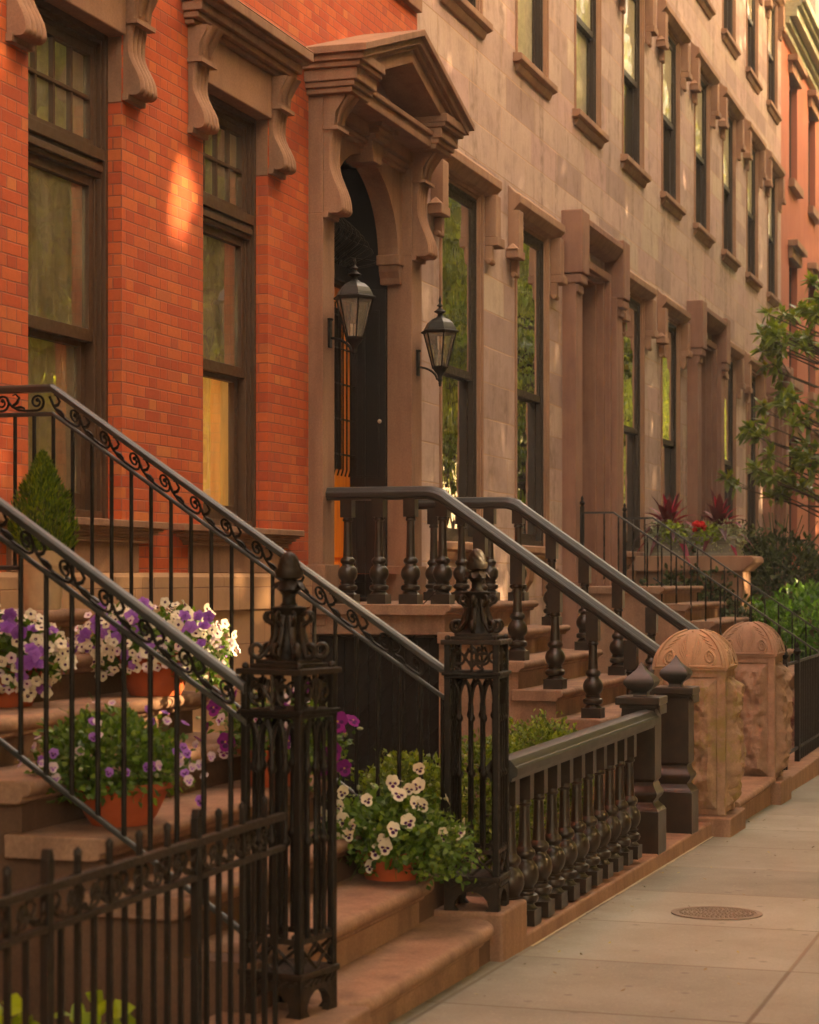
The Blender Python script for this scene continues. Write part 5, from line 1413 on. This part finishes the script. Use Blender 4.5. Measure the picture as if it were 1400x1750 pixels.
# leafy plants at lower left
for (p, n, lab) in (((4.62, -2.55, 0.36), 46, 'yellow green leafy plant behind the fence at the bottom left corner'), ((5.25, -2.52, 0.27), 30, 'second yellow green leafy plant low behind the fence, right of the corner one')):
    T = thing('leafy_plant', lab, 'plant', (p[0], p[1], 0.0))
    mb = MB(); cloud(mb, p, (0.14, 0.12, 0.12), n, 0.085, 0.065, r, 0.4, 0.4, 0.3); mb.build('foliage', M['leafY'], T, fix=False)
    q = MB()
    for i in range(7): q.tube([(p[0]+r.uniform(-.03,.03),p[1],-0.05),(p[0]+r.uniform(-.08,.08),p[1]+r.uniform(-.06,.06),p[2])], 0.004, 5)
    q.build('stem', M['leafY'], T, fix=False)

# ------------------------------------------------------------------ thin railed stoops of the brownstones
def thin_stoop(x0, x1, label):
    tops = [1.44 - 0.18*(8-k) for k in range(9)]; noses = [-1.11 - 0.265*(8-k) for k in range(9)]
    return stoop('brownstone_stoop', label, x0, x1, tops, noses, -0.5, M['step'])
def thin_rail(x, label, yt=-0.20):
    T = thing('thin_handrail', label, 'handrail', (x, -2.7, 0), 'thin iron handrails of the brownstone stoops')
    zt = lambda y: 2.24 - 0.68*max(0, -0.54-y); ye = -2.95
    mb = MB()
    for a, b in ((yt, -0.54), (-0.54, ye)):
        mb.prism([(a, zt(a)-0.022), (b, zt(b)-0.022), (b, zt(b)), (a, zt(a))], 'x', x-0.02, x+0.02)
    mb.prism([(ye, zt(ye)-0.022), (ye-0.03, zt(ye)-0.17), (ye-0.15, zt(ye)-0.20), (ye-0.15, zt(ye)-0.178), (ye-0.045, zt(ye)-0.15), (ye-0.015, zt(ye))], 'x', x-0.02, x+0.02)
    mb.build('rail_top', M['rail'], T)
    mb = MB(); mb.prism([(-0.54, zt(-0.54)-0.72), (ye, zt(ye)-0.72), (ye, zt(ye)-0.70), (-0.54, zt(-0.54)-0.70)], 'x', x-0.01, x+0.01); mb.build('rail_bottom', M['rail'], T)
    y = -0.44
    while y > ye:
        q = MB(); h = zt(y); n = 12
        for i in range(n):
            a = 0.5*i; z0, z1 = h-0.72+0.70*i/n, h-0.72+0.70*(i+1)/n
            c = 0.010*math.cos(a), 0.010*math.sin(a)
            q.add([(x+c[0],y+c[1],z0),(x-c[1],y+c[0],z0),(x-c[0],y-c[1],z0),(x+c[1],y-c[0],z0),(x+c[0],y+c[1],z1),(x-c[1],y+c[0],z1),(x-c[0],y-c[1],z1),(x+c[1],y-c[0],z1)], [(0,1,5,4),(1,2,6,5),(2,3,7,6),(3,0,4,7)])
        q.build('baluster', M['iron'], T, fix=False); y -= 0.155
    for y, z in ((yt, 1.44), (ye-0.15, -0.2)):
        q = MB(); h = (2.30 if y == yt else zt(ye)-0.15)
        q.box(x-0.02, x+0.02, y-0.02, y+0.02, z, h); q.lathe([(0.012,0),(0.026,0.02),(0.03,0.035),(0.018,0.055),(0.012,0.065),(0.016,0.08),(0.004,0.11)], x, y, h, 10)
        q.build('post', M['iron'], T, smooth=30)
    return T
for k, (nm, nm2) in enumerate((('nearest', 'red leaved planters stand just behind it'), ('second', 'behind the bright green hedge'), ('farthest', 'hidden behind the magnolia'))):
    o = k*7.55
    thin_stoop(21.3+o, 23.75+o, '%s thin railed brownstone stoop, %s' % (nm, nm2))
    thin_rail(21.4+o, '%s brownstone stoop, thin iron handrail on its near side' % nm)
    thin_rail(23.6+o, '%s brownstone stoop, thin iron handrail on its far side' % nm)
# stone ledge with planters
LW = thing('stone_ledge', 'low stone cheek wall with a moulded top carrying the two grey green planters', 'wall', (25.2, -0.7, -0.3))
mb = MB(); mb.box(24.9, 25.6, -1.38, 0.0, -0.5, 1.62); mb.build('base', M['hood'], LW)
mb = MB(); mb.prism([(-1.5, 1.80), (-1.53, 1.77), (-1.53, 1.72), (-1.45, 1.66), (-1.40, 1.61), (0, 1.61), (0, 1.80)], 'x', 24.8, 25.7); mb.build('coping', M['hood'], LW, bevel=0.015)
def planter(loc, label, seed, red):
    rr = random.Random(seed); x, y, z = loc
    T = thing('planter_box', label, 'planter', loc, 'planters with burgundy cordylines')
    mb = MB(); mb.box(x-0.27, x+0.27, y-0.24, y+0.24, z, z+0.20)
    for za, zb, e in ((0.0, 0.035, 0.02), (0.15, 0.175, 0.012), (0.20, 0.235, 0.03)): mb.box(x-0.27-e, x+0.27+e, y-0.24-e, y+0.24+e, z+za, z+zb)
    b = mb.build('box', M['planter'], T, bevel=0.006)
    q = MB(); q.box(x-0.26, x+0.26, y-0.23, y+0.23, z+0.235, z+0.24); q.build('soil', M['soil'], b)
    mb = MB()
    for i in range(34):
        a = 2*PI*i*0.382; t = (i+0.5)/34; el = 1.45 - 1.35*t
        d = Vector((math.cos(a)*math.cos(el), math.sin(a)*math.cos(el), math.sin(el)))
        L = rr.uniform(0.42, 0.62); W = rr.uniform(0.075, 0.11)
        p = Vector((x, y, z+0.27+0.10*(1-t))); sd = d.cross(Vector((0,0,1))).normalized(); rows = []
        droop = 0.10 + 0.75*t
        for j in range(8):
            s = j/7; c = p + d*L*s - Vector((0,0,1))*droop*L*s**2.2; wd = W*0.5*math.sin(PI*min(1, 0.15+0.85*s))**0.8
            up = sd.cross(d).normalized()
            rows.append([c - sd*wd + up*wd*0.35, c, c + sd*wd + up*wd*0.35])
        mb.grid(rows)
    mb.build('cordyline', M['leafR'], T, fix=False)
    mb = MB(); cloud(mb, (x, y, z+0.30), (0.34, 0.30, 0.15), 800, 0.05, 0.028, rr, 0.4, 0.2, 0.3)
    cloud(mb, (x-0.27, y-0.05, z+0.20), (0.08, 0.26, 0.18), 240, 0.04, 0.02, rr, 0.3, -0.3, 0.4)
    cloud(mb, (x-0.05, y-0.26, z+0.22), (0.25, 0.09, 0.16), 200, 0.04, 0.02, rr, 0.3, -0.3, 0.4)
    mb.build('silver_foliage', M['leafS'], T, fix=False)
    mb = MB(); cloud(mb, (x-0.2, y + (0.1 if red else -0.08), z+0.27), (0.18, 0.18, 0.15), 260, 0.065, 0.05, rr, 0.4, 0.1, 0.3); mb.build('lime_foliage', M['leafY'], T, fix=False)
    if red:
        for i in range(9):
            o = bpy.data.objects.new('flower', bpy.data.meshes['redflower']); COL.objects.link(o); o.parent = T
            o.location = Vector((x-0.28, y+0.20, z+0.36)) + rv(rr)*0.07 - Vector(T['_o'])
    return T
q = MB(); q.ball((0,0,0), 0.035, 8); tmp = q.build('redflower', M['redfl'], None, smooth=180); tmp.data.name = 'redflower'; bpy.data.objects.remove(tmp)
planter((25.2, -0.42, 1.80), 'left planter box of burgundy cordyline and lime foliage on the stone ledge', 3, False)
planter((25.2, -1.05, 1.80), 'right planter box of burgundy cordyline with a red geranium on the stone ledge', 8, True)
T = thing('ivy_shrub', 'dark tangled ivy hanging over the front of the stone ledge under the planters', 'shrub', (24.7, -0.7, -0.4))
mb = MB(); cloud(mb, (24.75, -0.72, 0.90), (0.26, 0.90, 0.72), 4200, 0.085, 0.055, r, 0.4, 0.0, 0.5)
mb.build('foliage', M['leafD'], T, fix=False)
mb = MB(); mb.tube([(24.7, -0.7, -0.5), (24.75, -0.65, 0.9)], 0.02, 5); mb.build('stem', M['bark'], T)
# bright hedge and dark ivy
T = thing('bright_hedge', 'bright green leafy hedge behind the thin iron rail, left of the magnolia', 'hedge', (26, -2.0, -0.4))
mb = MB(); cloud(mb, (26, -2.15, 0.70), (0.9, 0.95, 0.74), 3600, 0.10, 0.05, r, 0.75, 0.5, 0.25, 4.0); cloud(mb, (26, -1.45, 0.62), (0.8, 0.6, 0.6), 1600, 0.10, 0.05, r, 0.7, 0.5, 0.25)
cloud(mb, (26, -1.1, 0.72), (0.6, 0.5, 0.58), 1400, 0.10, 0.05, r, 0.7, 0.5, 0.25); cloud(mb, (26, -2.8, 0.62), (0.8, 0.6, 0.7), 1400, 0.10, 0.05, r, 0.7, 0.5, 0.25)
mb.build('foliage', M['leafH'], T, fix=False)
q = MB()
for i in range(8): q.tube([(26+r.uniform(-.4,.4), -2.1+r.uniform(-.6,.6), -0.4), (26+r.uniform(-.6,.6), -2.1+r.uniform(-.8,.8), 0.5)], 0.02, 5)
q.build('stem', M['bark'], T)
T = thing('ivy_shrub', 'dark tangled shrub over the far iron rail, below the magnolia branches', 'shrub', (28.6, -1.2, -0.4))
mb = MB(); cloud(mb, (28.7, -0.65, 1.80), (0.5, 0.60, 0.45), 1500, 0.10, 0.05, r, 0.5, 0.2, 0.5); cloud(mb, (28.7, -1.4, 1.45), (0.6, 0.8, 0.7), 2300, 0.11, 0.055, r, 0.5, 0.2, 0.5)
cloud(mb, (28.7, -2.3, 1.2), (0.6, 0.6, 0.9), 1300, 0.11, 0.055, r, 0.5, 0.2, 0.5); stems(mb, (28.7, -1.3, 1.3), 120, r, 0.9, 0.006)
mb.build('foliage', M['leafD'], T, fix=False)
mb = MB()
for i in range(5): mb.tube([(28.7+r.uniform(-.2,.2), -1.3-0.2*i, -0.5), (28.7, -1.0-0.3*i, 1.2)], 0.02, 5)
mb.build('stem', M['bark'], T)
# magnolia
T = thing('magnolia_tree', 'glossy leaved magnolia tree reaching in at the right edge before the red house', 'tree', (30.2, -3.0, -0.5))
mb = MB(); ends = []
trunk = [Vector((30.2,-2.6,-0.5)), Vector((30.15,-2.5,1.2)), Vector((30.0,-2.4,2.6)), Vector((29.9,-2.3,4.2)), Vector((29.9,-2.3,5.6))]
mb.tube(trunk, [0.11,0.09,0.07,0.05,0.02], 8); mb.build('trunk', M['bark'], T, smooth=60)
mb = MB(); lv = MB()
for i in range(150):
    z = r.uniform(2.6, 5.8); a = r.uniform(0, 2*PI); t = (z-2.0)/3.7
    R = (1.80 - 0.60*t)*r.uniform(0.5, 1.0)
    o = Vector((29.95, -2.35, z-0.35)); e = Vector((29.95+R*math.cos(a), -2.35+R*math.sin(a)*1.15, z))
    m_ = (o+e)/2 + Vector((0,0,-0.12))
    mb.tube([o, m_, e], [0.022, 0.014, 0.007], 5)
    for q in range(r.choice((1, 2, 2, 3))):
        c = e + rv(r)*0.17*(q > 0); c0 = (e-o).normalized()
        mb.tube([m_.lerp(e, 0.7), c], [0.007, 0.005], 4)
        for k in range(12):
            d = (rv(r) + c0*0.5 + Vector((0,0,0.15))).normalized()
            lv.leaf(c, d, (Vector((0,0,1))+rv(r)*0.5).normalized(), r.uniform(0.15,0.24), r.uniform(0.06,0.09), r.uniform(0.05,0.4))
        for k in range(4):
            d = (Vector((0,0,1.0)) + rv(r)*0.55).normalized()
            lv.leaf(c, d, rv(r), r.uniform(0.10,0.15), 0.05, 0.05, 1)
mb.build('branch', M['bark'], T, smooth=60)
M['leafN'] = leafmat('young magnolia leaves', [(0.0,(0.16,0.19,0.015)), (0.6,(0.27,0.29,0.02)), (1.0,(0.40,0.30,0.03))], 0.4)
lv.build('crown', [M['leafM'], M['leafN']], T, fix=False)
# fence along the pavement at the right
T = thing('pavement_fence', 'thin black picket fence on a stone kerb past the carved posts', 'fence', (18.6, -2.9, -0.2))
mb = MB(); mb.box(15.98, 21.1, -3.03, -2.7, -0.4, -0.06); mb.build('kerb', M['kerb'], T, bevel=0.012)
for x in (17.19, 18.0, 20.9):
    q = MB(); q.box(x-0.022, x+0.022, -2.922, -2.878, -0.2, 0.86); q.lathe([(0.014,0),(0.03,0.02),(0.034,0.04),(0.02,0.06),(0.012,0.07),(0.018,0.085),(0.004,0.12)], x, -2.9, 0.86, 10); q.build('post', M['iron'], T, smooth=30)
for nm, z in (('rail_top', 0.80), ('rail_bottom', 0.05)): q = MB(); q.box(15.98, 20.9, -2.912, -2.888, z, z+0.02); q.build(nm, M['iron'], T)
x = 16.1
while x < 20.9:
    if not 17.25 < x < 17.95: q = MB(); q.box(x-0.009, x+0.009, -2.909, -2.891, -0.06, 0.80); q.build('picket', M['iron'], T)
    x += 0.13
T = thing('barberry_bush', 'small dusty red bush low behind the thin picket fence at the right edge', 'shrub', (19.6, -2.55, -0.1))
mb = MB(); cloud(mb, (19.6, -2.62, 0.18), (0.35, 0.30, 0.22), 420, 0.05, 0.03, r, 0.4, 0.3, 0.4); mb.build('foliage', M['leafP'], T, fix=False)
q = MB(); q.tube([(19.6,-2.6,-0.25),(19.6,-2.6,0.15)], 0.012, 5); q.build('stem', M['bark'], T)
# fallen leaves and petals
mb = MB()
for i in range(170):
    x = r.uniform(6.8, 18); y = -3.04 - 1.7*r.random()**2.2; z = gz(x)+0.006; s = r.uniform(0.008, 0.028)
    d = Vector((r.uniform(-1,1), r.uniform(-1,1), 0.1)); mb.leaf(Vector((x,y,z)), d, Vector((0,0,1)), s, s*0.6, -0.2)
M['litter'] = leafmat('dry leaf litter', [(0.0,(0.10,0.06,0.03)), (0.6,(0.25,0.17,0.07)), (1.0,(0.38,0.36,0.08))], 0.2)
o = mb.build('fallen_leaves', M['litter'], None, fix=False); o['kind'] = 'stuff'; o['label'] = 'scattered fallen leaves on the pavement slabs'; o['category'] = 'leaves'

T = thing('unseen_shade_bush', 'unseen dark bush added left of the iron stoop to block light', 'shrub', (4.3, -1.25, -0.1))  # unseen bush, added to keep light off the lower steps
mb = MB(); cloud(mb, (4.25, -1.25, 0.95), (0.85, 0.8, 1.15), 4200, 0.11, 0.06, r, 0.4, 0.2, 0.3, card=True); mb.build('crown', M['leafD'], T, fix=False)
q = MB(); q.tube([(4.25,-1.25,-0.2),(4.25,-1.25,1.0)], [0.08, 0.03], 8); q.build('trunk', M['bark'], T)
T = thing('unseen_shade_tree', 'unseen evergreen tree added out of view at left to shade the iron stoop', 'tree', (3.3, -1.3, -0.1))  # unseen crown, put in to block skylight beside and above the stoop
mb = MB(); cloud(mb, (3.0, -1.25, 2.3), (1.25, 1.0, 2.3), 5200, 0.16, 0.10, r, 0.35, 0.2, 0.3, card=True); cloud(mb, (3.5, -2.0, 4.7), (2.6, 2.1, 1.05), 5500, 0.2, 0.14, r, 0.2, 0.2, 0.3, card=True); mb.build('crown', M['leafD'], T, fix=False)
q = MB(); q.tube([(3.0,-1.25,-0.2),(3.0,-1.25,3.5)], [0.12, 0.04], 8); q.build('trunk', M['bark'], T)
# ------------------------------------------------------------------ street trees and the other side of the street (seen in the window glass), with one added shade tree
GAPS = [(Vector(p), q) for p, q in (((11.48, 0, 3.80), 0.24), ((11.44, 0, 4.03), 0.15), ((12.33, -.03, 1.46), 0.11), ((12.70, -.03, 1.44), 0.13), ((26.3, 0, 3.5), 0.12),
    ((7.3, -2.05, 0.85), 0.26), ((7.75, -1.75, 1.2), 0.22), ((13.25, -2.85, 1.15), 0.22), ((36.2, 0, 2.9), 0.3), ((7.72, -2.65, 0.6), 0.2))]
def street_tree(x, y, label, seed, h=8.0, rad=(3.6, 2.9, 4.2), n=6500):
    rr = random.Random(seed)
    T = thing('street_tree', label, 'tree', (x, y, gz(x)-0.1), 'street trees along the kerbs')
    mb = MB(); mb.tube([(x,y,gz(x)-0.2),(x+.05,y,2.5),(x,y+.05,5.5),(x,y,9)], [0.2,0.16,0.12,0.04], 10)
    for i in range(14):
        a = rr.uniform(0, 2*PI); z = rr.uniform(3.8, 7); L = rr.uniform(1.5, 2.8)
        mb.tube([(x,y,z),(x+L*.5*math.cos(a),y+L*.4*math.sin(a),z+0.9),(x+L*math.cos(a),y+L*.75*math.sin(a),z+1.9)], [0.07,0.045,0.015], 6)
    mb.build('trunk', M['bark'], T, smooth=60)
    mb = MB(); cloud(mb, (x, y, h), rad, n, 0.30, 0.21, rr, 0.2, 0.1, 0.3, 2.5, card=True, gaps=GAPS)
    mb.build('crown', M['leafT'], T, fix=False)
street_tree(2.6, -6.1, 'unseen tree added beside the camera, spreading low to shade the iron stoop', 77, 5.5, (3.4, 2.9, 1.7), 6500)  # low crown out of view, added to darken the near steps and fence
for i, x in enumerate((24, 31, 38, 45, 52, 60, 68, 77, 87)):
    street_tree(x, -8.2, 'street tree on the near kerb, ' + ['level with the nearest brownstone', 'level with the magnolia', 'level with the row end', 'level with the red house', 'past the red house', 'far down the street', 'farther down the street', 'near the street end', 'last on this side'][i], 100+i, 11.2 if 0 < i < 5 else 10.4, (5.0, 2.8, 7.6), 22000 if i < 4 else 14000)
for i, x in enumerate((8.5, 16)):
    street_tree(x, -8.6, 'street tree on the near kerb, ' + ['level with the iron stoop', 'level with the brown stoop'][i], 110+i, 9.4, (5.2, 2.8, 5.4), 24000)
for i, x in enumerate((-2, 7, 16, 25, 34, 43, 53, 63)):
    street_tree(x, -15.6, 'street tree across the road, ' + ['first behind the camera', 'opposite the iron stoop', 'opposite the brown stoop', 'opposite the nearest brownstone', 'opposite the magnolia', 'opposite the red house', 'second last', 'last down the street'][i], 120+i, 8.6 + (2.6 if x > 20 else 0), (5.0, 2.5, 6.0 + (2.6 if x > 20 else 0)), 11000 + (4000 if x > 20 else 0))
M['far'] = stone('far side facade stone', (0.46,0.30,0.19), (0.54,0.37,0.25), scale=1.2)
first = None
for i, x in enumerate(range(-14, 82, 8)):
    lab = 'townhouse across the street, number %s along' % ['one','two','three','four','five','six','seven','eight','nine','ten','eleven','twelve'][i]
    lab = 'plain tan townhouse across the street, %s' % ['behind the camera', 'beside the camera', 'opposite the iron fence', 'opposite the windows of the brick house', 'opposite the doorway', 'opposite the nearest brownstone', 'opposite the planters', 'opposite the magnolia', 'opposite the row end', 'opposite the red house', 'near the street end', 'at the street end'][i]
    if first is None:
        first = thing('townhouse', lab, 'house', (0,0,0), 'townhouses across the street')
        ops = [(c-0.6, c+0.6, a, b) for c in (1.5, 4.0, 6.5) for a, b in ((1.6, 4.4), (5.6, 8.0))]
        mb = MB(); wall_front(mb, 0, 8, -1, 10.6, ops, depth=0.25); mb.build('wall', M['far'], first, fix=False)
        mb = MB(); mb.box(0, 8, -0.5, 0.2, 10.6, 11.0); mb.build('roof_cornice', M['hood'], first)
        for a, b, c, d in ops:
            mb = MB(); mb.add([(a,.2,c),(b,.2,c),(b,.2,d),(a,.2,d)], [(0,1,2,3)]); mb.build('window', M['dark'], first, fix=False)
        first.location = (x+8, -22.5, 0); first.rotation_euler = (0, 0, PI)
    else: dup(first, (x+8, -22.5, 0), PI, label=lab)

# pale block closing the street far away
DB = thing('distant_building', 'hazy grey green building far beyond the red house cornice', 'building', (105, 5, -2))
mb = MB(); mb.box(105, 125, -6, 26, -3, 46); mb.build('wall', stone('distant wall', (0.30,0.29,0.23), (0.36,0.34,0.28), scale=0.4), DB)
mb = MB()
for k in range(10):
    for z in range(6, 42, 4): mb.box(104.9, 105.0, -5+3*k, -3.4+3*k, z, z+2)
mb.build('window', M['dark'], DB)

# warm evening air
mb = MB(); mb.box(-70, 160, -60, 60, -9, 60)
hz = mb.build('haze', None if False else bpy.data.materials.new('haze air'), None); hm = hz.data.materials[0]; hm.use_nodes = True
hn = hm.node_tree; hn.nodes.clear(); ho = hn.nodes.new('ShaderNodeOutputMaterial'); hv = hn.nodes.new('ShaderNodeVolumePrincipled')
hv.inputs['Color'].default_value = (1.0, 0.93, 0.82, 1); hv.inputs['Density'].default_value = 0.0018; hv.inputs['Anisotropy'].default_value = 0.2
hn.links.new(hv.outputs[0], ho.inputs['Volume']); hz['kind'] = 'stuff'
